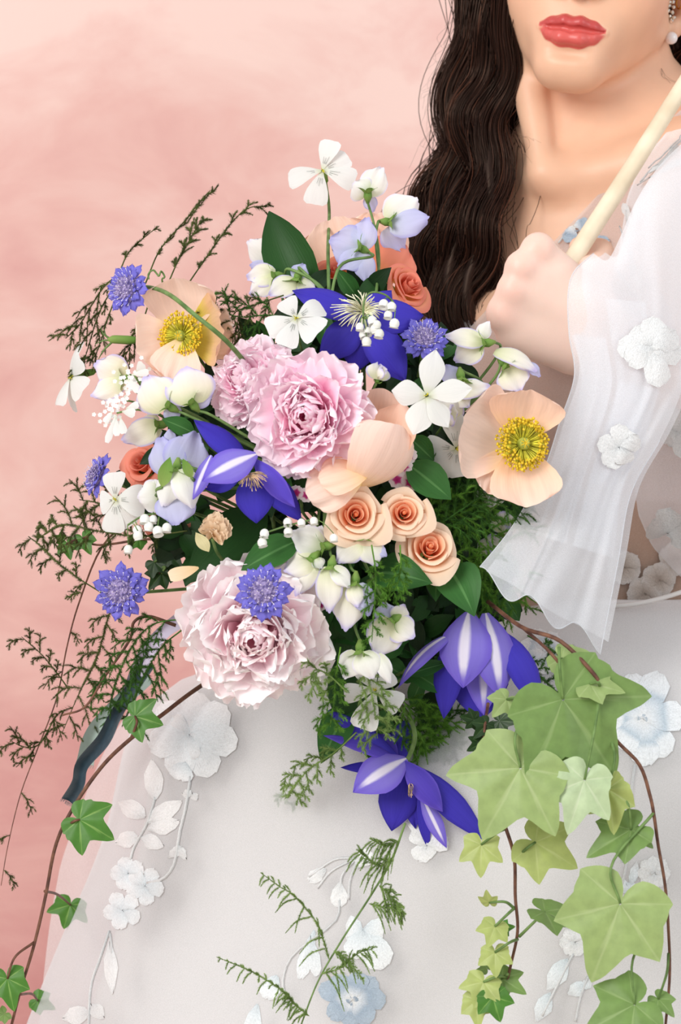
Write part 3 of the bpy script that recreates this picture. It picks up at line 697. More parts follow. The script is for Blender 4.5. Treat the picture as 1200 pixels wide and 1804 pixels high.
lace('lace_flower', skb, tl, LS, rosette((622, 1762), [(564, 1738), (590, 1720), (638, 1714), (664, 1726), (680, 1760), (656, 1800), (618, 1808), (580, 1792)], 38) + rosette((622, 1762), ring_t((622, 1762), 14, 7), 10))
lace('lace_flower', skb, tl, LC, rosette((228, 1540), ring_t((228, 1540), 30, 5, .7), 28) + rosette((258, 1562), ring_t((258, 1562), 34, 5, .2), 28) + rosette((218, 1605), ring_t((218, 1605), 34, 5, .5), 28))
lace('lace_flower', skb, tl, LW, rosette((1152, 1538), ring_t((1152, 1538), 29, 8), 22) + rosette((1152, 1538), ring_t((1152, 1538), 12, 6), 10))
lace('lace_flower', skb, tl, LC, rosette((640, 1640), [(676, 1646), (680, 1704), (630, 1690), (610, 1640)], 54))
lace('lace_flower', skb, tl, LW, rosette((752, 1490), [(735, 1516), (770, 1500), (790, 1480), (770, 1450), (730, 1462), (724, 1420)], 36))
lace('lace_bellflower', skb, tl, LW, [((575, 1532), (545, 1552), 24), ((600, 1555), (598, 1598), 30), ((628, 1530), (655, 1500), 30)], [(5, (628, 1512), (590, 1515), (545, 1545)), (5, (628, 1512), (585, 1535), (560, 1565)), (5, (630, 1512), (605, 1540), (600, 1570)), (5, (632, 1512), (618, 1550), (615, 1585)), (5, (600, 1585), (590, 1625), (520, 1680), (500, 1725), (505, 1760))])
lace('lace_leaf', skb, tl, LC, [((555, 1640), (530, 1725), 26), ((548, 1650), (560, 1720), 22), ((490, 1720), (470, 1760), 36), ((455, 1770), (440, 1830), 30)])
LEFT = [((276, 1410), (270, 1340), 36), ((258, 1440), (212, 1412), 34), ((262, 1450), (322, 1412), 34), ((262, 1462), (318, 1448), 34), ((245, 1474), (205, 1486), 30), ((250, 1476), (290, 1492), 28)]
for p_ in LEFT: lace('lace_leaf', skb, tl, LW, [p_ + ('leaf',)])
for st_ in [(6, (276, 1405), (262, 1450), (240, 1490), (232, 1515)), (7, (338, 1368), (330, 1420), (318, 1470), (310, 1520), (290, 1548), (262, 1556)), (6, (195, 1640), (178, 1690), (162, 1740), (158, 1815)), (5, (196, 1645), (200, 1680))]: lace('lace_stem', skb, tl, LW, [], [st_])
for p_ in (((322, 1492), (298, 1512), 16), ((314, 1490), (330, 1515), 16), ((340, 1400), (322, 1398), 16), ((340, 1398), (350, 1410), 14), ((195, 1660), (200, 1752), 24), ((160, 1785), (112, 1795), 34), ((162, 1770), (185, 1795), 26)): lace('lace_leaf', skb, tl, LW, [p_ + ('leaf',)])
lace('lace_flower', skb, tl, LW, rosette((1018, 1600), ring_t((1018, 1600), 24, 6), 22)); lace('lace_flower', skb, tl, LW, rosette((1012, 1660), ring_t((1012, 1660), 26, 6), 24))
for p_ in (((1000, 1690), (965, 1745), 34), ((970, 1750), (945, 1800), 30), ((1032, 1735), (1000, 1752), 26), ((1028, 1745), (1040, 1725), 20), ((1108, 1575), (1085, 1545), 22), ((1112, 1560), (1122, 1520), 18), ((1100, 1555), (1128, 1585), 26), ((1095, 1520), (1112, 1500), 14)): lace('lace_leaf', skb, tl, LC, [p_ + ('leaf',)])
for st_ in [(5, (1010, 1680), (985, 1730), (955, 1790)), (5, (1036, 1720), (1022, 1760), (1014, 1800)), (5, (1108, 1500), (1100, 1540), (1092, 1570)), (6, (1118, 1348), (1112, 1400), (1118, 1440))]: lace('lace_stem', skb, tl, LW, [], [st_])
lace('lace_flower', skb, tl, LB, rosette((955, 1150), ring_t((955, 1150), 40, 6, .3), 34))
# sleeves and bodice
lace('lace_flower', slb, sleeve, LW, rosette((1140, 618), [(1120, 575), (1150, 562), (1186, 590), (1196, 625), (1160, 680), (1102, 640), (1088, 610)], 44) + rosette((1140, 612), ring_t((1140, 612), 22, 5, .3), 20), lift=.003)
lace('lace_flower', slb, sleeve, LW, rosette((1088, 792), [(1052, 780), (1062, 822), (1098, 816), (1120, 770), (1090, 750)], 36), lift=.003)
for q_ in (((1180, 936), [(1152, 920), (1148, 968), (1185, 985), (1215, 940), (1190, 895)], 48), ((1196, 760), [(1190, 720), (1180, 780), (1225, 800), (1230, 740)], 44)):
    lace('lace_flower', pfb, puff, LW, rosette(*q_), lift=.004)
lace('lace_flower', pfb, puff, LW, [((1120, 400), (1108, 360), 14), ((1122, 405), (1140, 372), 12), ((1118, 470), (1135, 510), 12)], [(4, (1112, 372), (1118, 430), (1128, 500)), (4, (1130, 380), (1118, 440)), (3, (1100, 400), (1116, 450), (1150, 520)), (3, (1090, 470), (1112, 500), (1140, 540))], lift=.004)
lace('lace_flower', pfb, puff, LW, [((1150, 310), (1200, 262), 12), ((1150, 318), (1210, 285), 12)], [(4, (1135, 325), (1165, 290), (1210, 250)), (3, (1130, 330), (1170, 305), (1215, 280)), (3, (1150, 300), (1185, 262), (1210, 240))], lift=.004)
lace('lace_flower', bdb, bod, LS, rosette((1012, 400), [(985, 408), (995, 378), (1030, 376), (1040, 396), (1002, 430)], 26) + [((1040, 420), (1075, 428), 16)], [(4, (985, 430), (1000, 412), (1020, 408))], lift=.002)
for c_ in ((1100, 1000), (1160, 1022), (1190, 985), (1135, 1045)):
    lace('lace_flower', bdb, bod, LT, rosette(c_, ring_t(c_, 30, 6, c_[0]), 30), lift=.002)
# ------------------------------------------------------------------ the bouquet
M_stem = flat_mat('green_stem', (96, 128, 66), .5, .1, .12, 90, (122, 152, 88)); M_dstem = flat_mat('brown_stem', (92, 58, 48), .6, 0, .15, 120, (122, 84, 64))
M_calyx = petal_mat('calyx_green', [(0, (150, 176, 96)), (1, (104, 150, 62))], trans=.25)
M_pe_in = petal_mat('peony_deep', [(0, (244, 84, 160)), (.35, (252, 168, 208)), (.75, (255, 222, 236)), (1, (255, 238, 245))], var=.03, vein=.06, vs=10, trans=.22)
M_pe_md = petal_mat('peony_pink', [(0, (248, 130, 186)), (.4, (254, 198, 225)), (.75, (255, 228, 240)), (1, (255, 240, 247))], var=.03, vein=.06, vs=10, trans=.22)
M_pe_out = petal_mat('peony_pale', [(0, (252, 190, 216)), (.35, (255, 224, 238)), (1, (255, 242, 248))], var=.03, vein=.06, vs=10, trans=.22)
M_pw_in = petal_mat('peony_blush_deep', [(0, (252, 160, 184)), (.4, (255, 206, 220)), (.8, (255, 238, 242)), (1, (255, 248, 248))], var=.03, vein=.06, vs=10, trans=.14)
M_pw = petal_mat('peony_blush', [(0, (254, 206, 216)), (.35, (255, 226, 234)), (.8, (255, 246, 248)), (1, (255, 252, 252))], var=.02, vein=.06, vs=10, trans=.14)
M_ro = petal_mat('rose_cream', [(0, (246, 190, 140)), (.6, (250, 214, 178)), (1, (252, 226, 202))], var=.03, vein=.08, vs=8)
M_ri = petal_mat('rose_apricot', [(0, (240, 140, 92)), (.6, (248, 178, 134)), (1, (250, 204, 172))], var=.03, vein=.08, vs=8)
M_rc = petal_mat('rose_coral', [(0, (246, 176, 96)), (.5, (240, 150, 118)), (1, (236, 148, 128))], var=.05, vein=.1, vs=8)
M_ry = petal_mat('rose_yellow_coral', [(0, (246, 206, 110)), (.45, (246, 190, 128)), (1, (232, 134, 118))], var=.05, vein=.1, vs=8)
M_po = petal_mat('poppy_peach', [(0, (222, 208, 70)), (.13, (252, 226, 176)), (.4, (255, 226, 208)), (1, (255, 228, 214))], var=.03, vein=.16, vs=34, trans=.3)
M_po2 = petal_mat('poppy_apricot', [(0, (232, 204, 96)), (.16, (254, 218, 170)), (.5, (255, 216, 188)), (1, (255, 222, 204))], var=.03, vein=.18, vs=34, trans=.3)
M_poin = petal_mat('poppy_tan', [(0, (214, 204, 50)), (.35, (226, 206, 92)), (.6, (236, 198, 150)), (1, (240, 198, 168))], var=.03, vein=.18, vs=34, trans=.3)
M_anth = flat_mat('anther_yellow', (244, 200, 26), .6, .1, .15, 300, (250, 218, 64)); M_fil = flat_mat('filament_lime', (214, 206, 70), .6, .2, .1, 200)
M_pist = flat_mat('pistil_green', (150, 160, 52), .6, 0, .2, 300, (186, 188, 84))
M_cl = petal_mat('clematis_blue', [(0, (66, 58, 176)), (.5, (62, 52, 176)), (1, (60, 48, 170))], (54, 44, 156), .3, var=.04, vein=.22, vs=18, trans=.12)
M_cs = petal_mat('clematis_striped', [(0, (134, 122, 212)), (.5, (134, 120, 214)), (1, (116, 100, 206))], (118, 98, 208), .4, (232, 226, 244), .3, var=.03, vein=.10, vs=18, trans=.2)
M_cv = petal_mat('clematis_violet', [(0, (88, 74, 188)), (.5, (88, 70, 188)), (1, (84, 66, 184))], (104, 84, 202), .3, var=.03, vein=.15, vs=18, trans=.15)
M_cst = flat_mat('clematis_stamen', (236, 230, 196), .6, .2, .08, 200); M_cst2 = flat_mat('clematis_stamen_dark', (176, 150, 120), .6, .1, .2, 200)
M_w = petal_mat('white_petal', [(0, (212, 218, 190)), (.2, (231, 232, 227)), (1, (236, 237, 235))], var=.02, vein=.07, vs=20, trans=.3)
M_line = flat_mat('petal_nectar_line', (92, 104, 92), .7)
M_pc = petal_mat('sweet_pea_cream', [(0, (228, 232, 186)), (.4, (244, 242, 220)), (.8, (242, 238, 236)), (1, (226, 220, 246))], (206, 198, 240), .22, var=.03, vein=.10, vs=14)
M_pw_ = petal_mat('sweet_pea_white', [(0, (226, 232, 196)), (.4, (243, 243, 234)), (1, (245, 244, 244))], (234, 230, 244), .2, var=.02, vein=.08, vs=14)
M_pl = petal_mat('sweet_pea_lavender', [(0, (214, 218, 236)), (.4, (208, 210, 240)), (1, (198, 198, 238))], (184, 182, 232), .25, var=.04, vein=.12, vs=14)
M_sc = petal_mat('scabiosa_petal', [(0, (140, 130, 206)), (.5, (122, 116, 208)), (1, (112, 106, 204))], var=.10, vein=.2, vs=8, trans=.2)
M_scc = flat_mat('scabiosa_disc', (128, 112, 192), .7, .15, .25, 420, (188, 172, 216)); M_pin = flat_mat('scabiosa_pin', (222, 206, 226), .6)
M_bell = flat_mat('lily_bell', (244, 245, 238), .5, .25, .03, 60, (248, 248, 244))
M_umb = flat_mat('umbel_white', (242, 243, 236), .6, .2, .04, 60)
M_dw = petal_mat('dianthus', [(0, (176, 30, 110)), (.35, (196, 60, 136)), (.55, (240, 226, 232)), (1, (246, 240, 242))], var=.04)
def leaf_mat(name, c, c2, vs=26, trans=.2, rough=.45, rib=None):
    return petal_mat(name, [(0, c), (.5, c2), (1, c)], None, .3, rib, .10, var=.10, vein=.35, vs=vs, trans=trans, rough=rough)
M_lf = leaf_mat('broad_leaf', (34, 66, 30), (40, 78, 34), 40); M_lf2 = leaf_mat('mid_leaf', (50, 96, 44), (58, 108, 50), 14, rib=(86, 134, 74)); M_lf3 = leaf_mat('dark_leaf', (26, 46, 24), (32, 58, 30), 12)
Q0 = P(650, 1010, -.10)

def stem(root, start, d, r=.0011, mat_=None, to=None, bend=.04, name='stem', n=18):
    start = np.asarray(start, float); to = Q0 if to is None else to
    return part(name, tube(smooth_path([start, start + unit(d) * bend * .5, start + unit(d) * bend + (to - start) * .12, to], n), r, ns=6), mat_ or M_stem, root)
def hp(root, b, t, w, n, mt, name='petal', **kw):
    y0 = root['y0']
    if kw.get('prof') == 'clem': kw.setdefault('crk', .013); kw.setdefault('ruf', .035)
    bo_ = P(b[0], b[1], y0 + (b[2] if len(b) > 2 else 0)); to_ = P(t[0], t[1], y0 + (t[2] if len(t) > 2 else 0))
    return part(name, petal(bo_, to_, PX(w, y0), dirv(*n), **kw), mt, root)
def flower(name, label, cat, px, py, dy=0., group=None):
    y0 = dome(px, py) + dy; o = thing(name, label, cat, P(px, py, y0), group); o['y0'] = y0; return o

# -- peonies
PV = {}
def peony_mesh(kind, k, mt):
    key = (kind, k, mt.name)
    if key not in PV:
        random.seed(100 + k)
        g = petal((0, 0, 0), (1, 0, 0), 1, (0, 0, 1), rnd=.14, crk=.012, prof={'guard': 'fan', 'mid': 'fan', 'in': 'round'}[kind],
                  sag=random.uniform(-.18, -.10), cup=random.uniform(.10, .24), ruf=random.uniform(.03, .075), rf=random.uniform(2.4, 5), fringe=random.uniform(.015, .05), notch=random.uniform(.02, .20), curl=random.uniform(-.10, .14), nu=21, nv=12, twist=random.uniform(-.4, .4))
        PV[key] = mesh('petal', g[0], g[1], mt, g[2])
    return PV[key]
def peony(label, px, py, rpx, face, up, mats, dy=0., n=(9, 46, 30), seed=1, open_=1.0):
    y0 = dome(px, py) + dy; R = PX(rpx, y0); fr = frame(dirv(*face), up)
    o = thing('peony', label, 'peony', M4(fr, P(px, py, y0) - fr[:, 2] * R * .35), 'peonies in the bouquet'); rs = random.Random(seed)
    tot = n[1] + n[2]
    def add(kind, az, e, L, W, roll, mt, zb=0.):
        m = M4(rotm('Z', az) @ rotm('Y', -e) @ rotm('X', roll) @ np.diag([L, W, W * .9]), (0, 0, zb))
        link('petal', peony_mesh(kind, rs.randrange(9), mt), o, m)
    for i in range(n[0]):
        add('guard', i * 6.283 / n[0] + rs.uniform(-.2, .2), rs.uniform(.0, .22), R * rs.uniform(.95, 1.08), R * rs.uniform(.75, .95), rs.uniform(-.2, .2), mats[0])
    for i in range(tot):
        t = i / tot; e = .16 + 1.12 * t**.85 * open_ + rs.uniform(-.20, .20)
        L = R * (1.0 - .30 * t) * rs.uniform(.82, 1.06); W = R * (.70 - .26 * t) * rs.uniform(.7, 1.25)
        add('mid' if t < .55 else 'in', i * 2.39996 + rs.uniform(-.6, .6), e, L, W, rs.uniform(-.6, .6), mats[0] if t < .25 else (mats[1] if t < .66 else mats[2]), R * .10 * t)
    v = np.linspace(0, 1, 8)[:, None]; u = np.linspace(-1, 1, 9)[None]
    for k in range(9):
        f = k / 8; th = k * 2.3 + u * (1.15 - .3 * f) * (.7 + .3 * v); q = np.sin(math.pi * (.16 + (.74 - .16 * f) * v)); r = R * (.13 + .13 * f) * q * (1 + .10 * u + .05 * np.sin(7 * u + k)); z = R * (.30 + (.52 - .10 * f) * v * (1 - .10 * u**2)) + R * .015 * np.sin(9 * u + k) * v
        V = np.stack(np.broadcast_arrays(r * np.cos(th), r * np.sin(th), z), -1).reshape(-1, 3); uv = np.stack(np.broadcast_arrays(u * .5 + .5, .25 + .6 * v), -1).reshape(-1, 2)
        part('petal', (V @ fr.T + np.array(WM[o].translation), gridf(8, 9), uv), mats[2], o)
    for k in range(5):
        g = petal((0, 0, 0), (1, 0, 0), 1, (0, 0, 1), 'round', sag=-.2, cup=.3)
        part('sepal', ((g[0] * [R * .4, R * .3, R * .3] + [0, 0, -R * .1]) @ rotm('Z', k * 1.2566).T @ fr.T + np.array(WM[o].translation), g[1], g[2]), M_calyx, o)
    stem(o, np.array(WM[o].translation) - fr[:, 2] * R * .1, -fr[:, 2], .0022)
    return o
peony('full pink peony with a deep pink heart, largest bloom at the centre of the bouquet', 543, 733, 124, (-.16, -.05, 1), (0, 0, 1), (M_pe_out, M_pe_md, M_pe_in), -.012, seed=3)
peony('pale lilac pink peony half behind the full pink peony', 432, 668, 92, (-.55, .25, .8), (0, 0, 1), (M_pe_out, M_pe_out, M_pe_md), .012, seed=5)
peony('blush white peony low on the bouquet, hanging over the white skirt', 447, 1116, 148, (-.02, -.2, 1), (0, 0, 1), (M_pw, M_pw, M_pw_in), -.018, n=(11, 52, 30), seed=8)

# -- roses
def rose(label, px, py, rpx, face, up, mats, dy=0., n=15, seed=1, open_=1.):
    y0 = dome(px, py) + dy; R = PX(rpx, y0); fr = frame(dirv(*face), up)
    o = thing('spray_rose', label, 'rose', M4(fr, P(px, py, y0) - fr[:, 2] * R * .7), 'spray roses in the bouquet'); rs = random.Random(seed)
    v = np.linspace(0, 1, 11)[:, None]; u = np.linspace(-1, 1, 15)[None]
    for k in range(n):
        f = k / (n - 1); rt = R * (.07 + .86 * f**1.1 * open_); rb = R * (.03 + .34 * f); h = R * (1.12 - .42 * f**1.4) * rs.uniform(.92, 1.06); sp = (2.0 - .95 * f); th0 = k * 2.2 + rs.uniform(-.4, .4); wob = rs.uniform(-.10, .10); pnt = rs.uniform(.05, .22) * f
        th = th0 + u * sp * (.55 + .45 * np.minimum(1, v * 2.2))
        r = rb + (rt - rb) * (1 - (1 - v)**1.7) * (1 + (.10 + wob) * u) + R * (.14 + .14 * f) * f * np.clip((v - .66) / .34, 0, 1)**2 * (1 + .35 * np.sin(3 * u + k) + pnt * 4 * np.exp(-(u / .3)**2))
        z = h * v * (1 - .22 * u**4 * v) - R * .20 * f * np.clip((v - .8) / .2, 0, 1)**2
        V = np.stack(np.broadcast_arrays(r * np.cos(th), r * np.sin(th), z), -1).reshape(-1, 3)
        uv = np.stack(np.broadcast_arrays(u * .5 + .5, v), -1).reshape(-1, 2)
        part('petal', (V @ fr.T + np.array(WM[o].translation), gridf(11, 15), uv), mats[0] if f > .5 else mats[1], o)
    part('petal', (lathe([(R * .01, R * 1.02), (R * .05, R * 1.0), (R * .085, R * .92), (R * .08, R * .7), (R * .05, R * .3)], np.array(WM[o].translation), fr, 10)[0], gridf(5, 10, True), np.full((50, 2), .45)), mats[1], o)
    for k in range(5):
        a = k * 1.2566; d = np.array([math.cos(a), math.sin(a), 0]); b = np.array(WM[o].translation)
        part('sepal', petal(b + fr @ (d * R * .1), b + fr @ (d * R * .75 + np.array([0, 0, R * .05])), R * .28, fr[:, 2], 'leaf', sag=-.15, nu=5, nv=7), M_calyx, o)
    stem(o, np.array(WM[o].translation), -fr[:, 2], .0014)
    return o
rose('open peach spray rose under the cupped apricot poppy, left of three', 627, 907, 50, (.05, .1, 1), (0, 0, 1), (M_ro, M_ri), -.002, seed=2)
rose('smaller peach spray rose in the middle of the group of three', 712, 904, 42, (.05, .15, 1), (.2, 0, 1), (M_ro, M_ri), .002, seed=3)
rose('peach spray rose above the glossy heart-shaped leaves, lowest of three', 758, 965, 49, (.1, .35, 1), (.5, 0, 1), (M_ro, M_ri), .002, seed=4)
rose('coral and yellow rose in front of the dark hair', 722, 502, 42, (.55, .35, .7), (0, 0, 1), (M_ry, M_rc), .05, seed=5)
rose('coral rose half hidden behind the pale lavender sweet pea at the left', 247, 815, 44, (-.4, .3, .8), (0, 0, 1), (M_rc, M_rc), .03, seed=6, n=12, open_=.75)
rose('coral rose low at the left behind the little white bells', 290, 935, 34, (-.1, -.6, .8), (0, 0, 1), (M_rc, M_rc), .05, seed=7, n=12)
rose('coral rose behind the green stems at the top of the bouquet', 592, 478, 40, (-.2, .5, .8), (0, 0, 1), (M_ry, M_rc), .07, seed=8, n=12)

# -- poppies
def stamens(root, px, py, oy, face, rpx, n, hub=True, lime=.6):
    y0 = root['y0'] + oy; R = PX(rpx, y0); c = P(px, py, y0); fr = frame(dirv(*face)); rs = np.random.default_rng(int(px)); fl = []; an = []
    for i in range(n):
        r = math.sqrt((i + .30 * n) / (1.30 * n)); a = i * 2.39996; e = 1.15 - 1.0 * r + rs.normal(0, .08)
        d = fr @ np.array([math.cos(a) * math.cos(e), math.sin(a) * math.cos(e), math.sin(e)]); L = R * (.62 + .42 * r) * rs.uniform(.88, 1.08)
        p1 = c + d * L; fl.append(tube(smooth_path([c, c + d * L * .5 + fr[:, 2] * R * .05, p1], 5), R * .024, ns=3, cap=False)); 
        an.append(ball(p1, R * rs.uniform(.045, .07), 6, 4))
    part('filaments', join(fl), M_fil, root, 'stuff'); part('anthers', join(an), M_anth, root, 'stuff')
    if hub:
        g = lathe([(R * .02, R * .48), (R * .12, R * .50), (R * .2, R * .46), (R * .24, R * .38), (R * .26, R * .25), (R * .2, R * .08), (R * .08, 0)], c, fr, 14)
        pi_ = part('pistil', g, M_pist, root)
        rays = [tube([c + fr[:, 2] * R * .51, c + fr @ np.array([math.cos(k) * R * .19, math.sin(k) * R * .19, R * .48])], R * .022, ns=4) for k in np.arange(7) * .8976]
        part('stigma_rays', join(rays), M_anth, pi_)
KW = dict(nu=25, nv=17, crk=.014, rnd=.12)
o = flower('iceland_poppy', 'peach poppy with orange yellow stamens at the upper left, a green stem crossing it', 'poppy', 325, 590, .0, 'poppies in the bouquet')
hp(o, (325, 592, .012), (312, 490, .0), 136, (-.2, -.55, .8), M_po, prof='fan', sag=-.22, cup=.16, ruf=.035, rf=6, **KW)
hp(o, (330, 592, .014), (392, 575, -.012), 132, (-.75, 0, .7), M_poin, prof='fan', sag=-.16, cup=.10, ruf=.04, rf=7, **KW)
hp(o, (322, 594, .010), (244, 624, -.012), 132, (.35, .2, .9), M_po, prof='fan', sag=-.16, cup=.16, ruf=.03, rf=6, **KW)
hp(o, (326, 596, .0), (300, 668, -.016), 92, (.1, .5, .8), M_po, prof='fan', sag=-.12, cup=.14, ruf=.04, rf=6, **KW)
hp(o, (345, 590, .018), (412, 590, .006), 96, (-.4, .1, .9), M_po, prof='fan', sag=-.1, cup=.05, ruf=.09, rf=9, **KW)
stamens(o, 322, 592, .004, (-.35, .0, .95), 40, 190); stem(o, P(330, 600, o['y0'] + .01), dirv(.4, -.6, -.6))
o = flower('iceland_poppy', 'open peach poppy with broad lime yellow centre, in front of the sheer sleeve', 'poppy', 905, 780, -.020, 'poppies in the bouquet')
hp(o, (912, 790, .010), (814, 745, -.004), 178, (.25, .1, .95), M_po, prof='fan', sag=-.14, cup=.10, ruf=.03, rf=6, **KW)
hp(o, (915, 775, .012), (936, 688, -.002), 138, (.0, -.35, .9), M_po2, prof='fan', sag=-.16, cup=.14, ruf=.035, rf=7, **KW)
hp(o, (912, 785, .006), (934, 892, -.008), 132, (.1, .45, .9), M_po2, prof='fan', sag=-.10, cup=.10, ruf=.04, rf=6, **KW)
hp(o, (900, 790, .008), (858, 868, .0), 90, (.25, .3, .9), M_po, prof='fan', sag=-.12, cup=.08, ruf=.04, rf=8, **KW)
stamens(o, 918, 783, .002, (.30, .08, .95), 46, 230); stem(o, P(915, 790, o['y0'] + .016), dirv(-.3, -.3, -.8))
o = flower('iceland_poppy', 'cupped apricot poppy tucked under the right edge of the full pink peony', 'poppy', 655, 790, -.008, 'poppies in the bouquet')
hp(o, (655, 800, .026), (672, 684, .018), 108, (.0, -.2, 1), M_po2, prof='fan', sag=-.1, cup=.22, ruf=.03, rf=5, **KW)
hp(o, (620, 862, .012), (702, 748, -.006), 150, (.55, -.35, .75), M_po, prof='fan', sag=.20, cup=-.16, ruf=.02, rf=5, **KW)
hp(o, (668, 838, .012), (712, 712, .010), 84, (-.3, 0, .9), M_po2, prof='fan', sag=-.1, cup=.2, ruf=.03, **KW)
hp(o, (640, 838, .006), (540, 872, .0), 92, (-.1, .2, 1), M_po, prof='fan', sag=.14, cup=-.10, ruf=.06, rf=7, **KW)
hp(o, (650, 832, .002), (562, 846, -.008), 74, (-.1, .35, .9), M_po2, prof='fan', sag=.14, cup=-.06, ruf=.05, rf=7, **KW)
stamens(o, 668, 778, .018, (.1, .3, .9), 20, 40, False); stem(o, P(640, 850, o['y0'] + .03), dirv(-.2, -.4, -.8))
o = flower('iceland_poppy', 'large apricot poppy at the back of the bouquet behind the lavender sweet peas', 'poppy', 610, 450, .075, 'poppies in the bouquet')
hp(o, (620, 500, .0), (585, 384, .010), 150, (0, .1, 1), M_po2, prof='fan', sag=-.1, cup=-.08, ruf=.05, rf=8, **KW)
hp(o, (640, 500, .006), (668, 375, .02), 130, (0, .1, 1), M_po2, prof='fan', sag=-.1, cup=-.08, ruf=.05, rf=8, **KW)
hp(o, (650, 500, .0), (712, 430, .012), 100, (0, .1, 1), M_rc, prof='fan', sag=.1, cup=-.05, ruf=.05, rf=6, **KW)
stem(o, P(630, 505, o['y0'] + .01), dirv(0, -.8, -.4))

# -- clematis
def filam(root, px, py, oy, tips, mt, r=.00032, arch=.012):
    y0 = root['y0']; gs = []
    for tx, ty in tips:
        m_ = ((px + tx) / 2 + random.uniform(-4, 4), (py + ty) / 2 - 5)
        gs.append(tube(smooth_path([P(px + random.uniform(-4, 4), py + random.uniform(-4, 4), y0 + oy), P(*m_, y0 + oy - arch), P(tx, ty, y0 + oy - .010)], 8), r * 1.2, r * .8, 4))
    part('stamens', join(gs), mt, root, 'stuff')
o = flower('clematis', 'deep blue clematis with a cream tuft of stamens at the top of the bouquet', 'clematis', 640, 565, .012, 'blue clematis in the bouquet')
for t_, w_, n_, sg in (((690, 512, .02), 50, (0, .2, 1), .05), ((515, 512, .0), 62, (.1, .5, .8), .08), ((746, 556, .01), 66, (.2, .3, .9), .10), ((563, 632, .0), 66, (-.1, .2, 1), .06), ((715, 672, .0), 72, (.15, .2, 1), .10), ((626, 656, .004), 68, (0, .2, 1), .08)):
    hp(o, (640, 562, -.004), t_, w_, n_, M_cl, 'sepal', prof='clem', sag=sg, cup=-.12, ruf=.03, rf=4, nv=13)
filam(o, 640, 550, -.006, [(640 + (30 + 26 * random.random()) * math.cos(a) - 6, 548 + (22 + 16 * random.random()) * math.sin(a)) for a in np.linspace(0, 6.28, 58)], M_cst, .00042)
stem(o, P(640, 565, o['y0'] + .006), dirv(0, -.3, -1))
o = flower('clematis', 'blue clematis at the left, one sepal turned to show its white stripe', 'clematis', 440, 830, -.002, 'blue clematis in the bouquet')
hp(o, (440, 818, .004), (342, 740, .006), 54, (.4, .5, .8), M_cl, 'sepal', prof='clem', sag=.06, cup=-.12)
hp(o, (372, 802, -.004), (340, 880, -.004), 34, (-.5, 0, .9), M_cs, 'sepal', prof='clem', sag=.05, cup=-.15)
hp(o, (452, 800, -.010), (356, 848, -.020), 66, (-.1, .35, .95), M_cs, 'sepal', prof='clem', sag=.10, cup=-.10)
hp(o, (446, 832, .0), (452, 922, .0), 70, (-.1, .1, 1), M_cl, 'sepal', prof='clem', sag=.10, cup=-.14)
hp(o, (452, 822, .002), (532, 918, .004), 52, (.2, .3, .9), M_cl, 'sepal', prof='clem', sag=.06, cup=-.12)
hp(o, (448, 810, -.006), (520, 894, -.010), 38, (-.5, .5, .8), M_cv, 'sepal', prof='clem', sag=.10, cup=-.2)
hp(o, (420, 845, .006), (362, 862, .008), 30, (0, .2, 1), M_cl, 'sepal', prof='clem')
filam(o, 438, 838, -.014, [(442 + random.uniform(.6, 1.1) * 28 * math.cos(a), 842 + random.uniform(.6, 1.1) * 22 * math.sin(a)) for a in np.linspace(-.5, 2.6, 26)], M_cst2, arch=.003); stem(o, P(445, 825, o['y0'] + .006), dirv(0, .2, -1))
o = flower('clematis', 'nodding violet blue clematis bell with white striped sepals, lower right', 'clematis', 840, 1165, -.012, 'blue clematis in the bouquet')
hp(o, (836, 1120, .020), (848, 1270, .018), 112, (0, .1, 1), M_cl, 'sepal', prof='clem', sag=.06, cup=-.06)
hp(o, (800, 1118, .010), (782, 1266, .012), 56, (-.4, 0, .9), M_cl, 'sepal', prof='clem', sag=.06, cup=-.12)
hp(o, (850, 1120, .010), (852, 1260, .002), 66, (.1, .2, 1), M_cs, 'sepal', prof='clem', sag=.04, cup=-.10)
hp(o, (806, 1112, .002), (702, 1212, -.004), 40, (-.7, .5, .6), M_cs, 'sepal', prof='clem', sag=.14, cup=-.2)
hp(o, (868, 1104, .006), (951, 1258, .004), 62, (.5, .2, .9), M_cl, 'sepal', prof='clem', sag=.16, cup=-.12)
hp(o, (856, 1080, .0), (881, 1228, -.008), 82, (.3, .2, 1), M_cs, 'sepal', prof='clem', sag=.10, cup=-.14)
hp(o, (826, 1078, .0), (816, 1212, -.010), 96, (-.25, .2, 1), M_cs, 'sepal', prof='clem', sag=.12, cup=-.14)
stem(o, P(840, 1088, o['y0'] + .010), dirv(-.2, .4, -.6))
o = flower('clematis', 'wide open deep blue clematis lying lowest in front of the skirt', 'clematis', 710, 1350, -.010, 'blue clematis in the bouquet')
hp(o, (704, 1338, .010), (715, 1268, .02), 52, (0, .2, 1), M_cl, 'sepal', prof='clem'); hp(o, (700, 1335, .008), (660, 1280, .016), 30, (0, .2, 1), M_cv, 'sepal', prof='clem')
hp(o, (704, 1338, .002), (574, 1250, .0), 34, (-.3, .6, .8), M_cl, 'sepal', prof='clem', sag=.08, cup=-.2); hp(o, (704, 1342, -.002), (570, 1296, -.006), 30, (-.2, .7, .7), M_cv, 'sepal', prof='clem', sag=.10, cup=-.2)
hp(o, (690, 1352, .008), (600, 1352, .004), 22, (0, .4, .9), M_cl, 'sepal', prof='clem')
hp(o, (712, 1352, .004), (690, 1464, .002), 70, (-.1, .1, 1), M_cl, 'sepal', prof='clem', sag=.08, cup=-.12); hp(o, (716, 1356, .006), (732, 1460, .004), 40, (.1, .1, 1), M_cl, 'sepal', prof='clem', sag=.06)
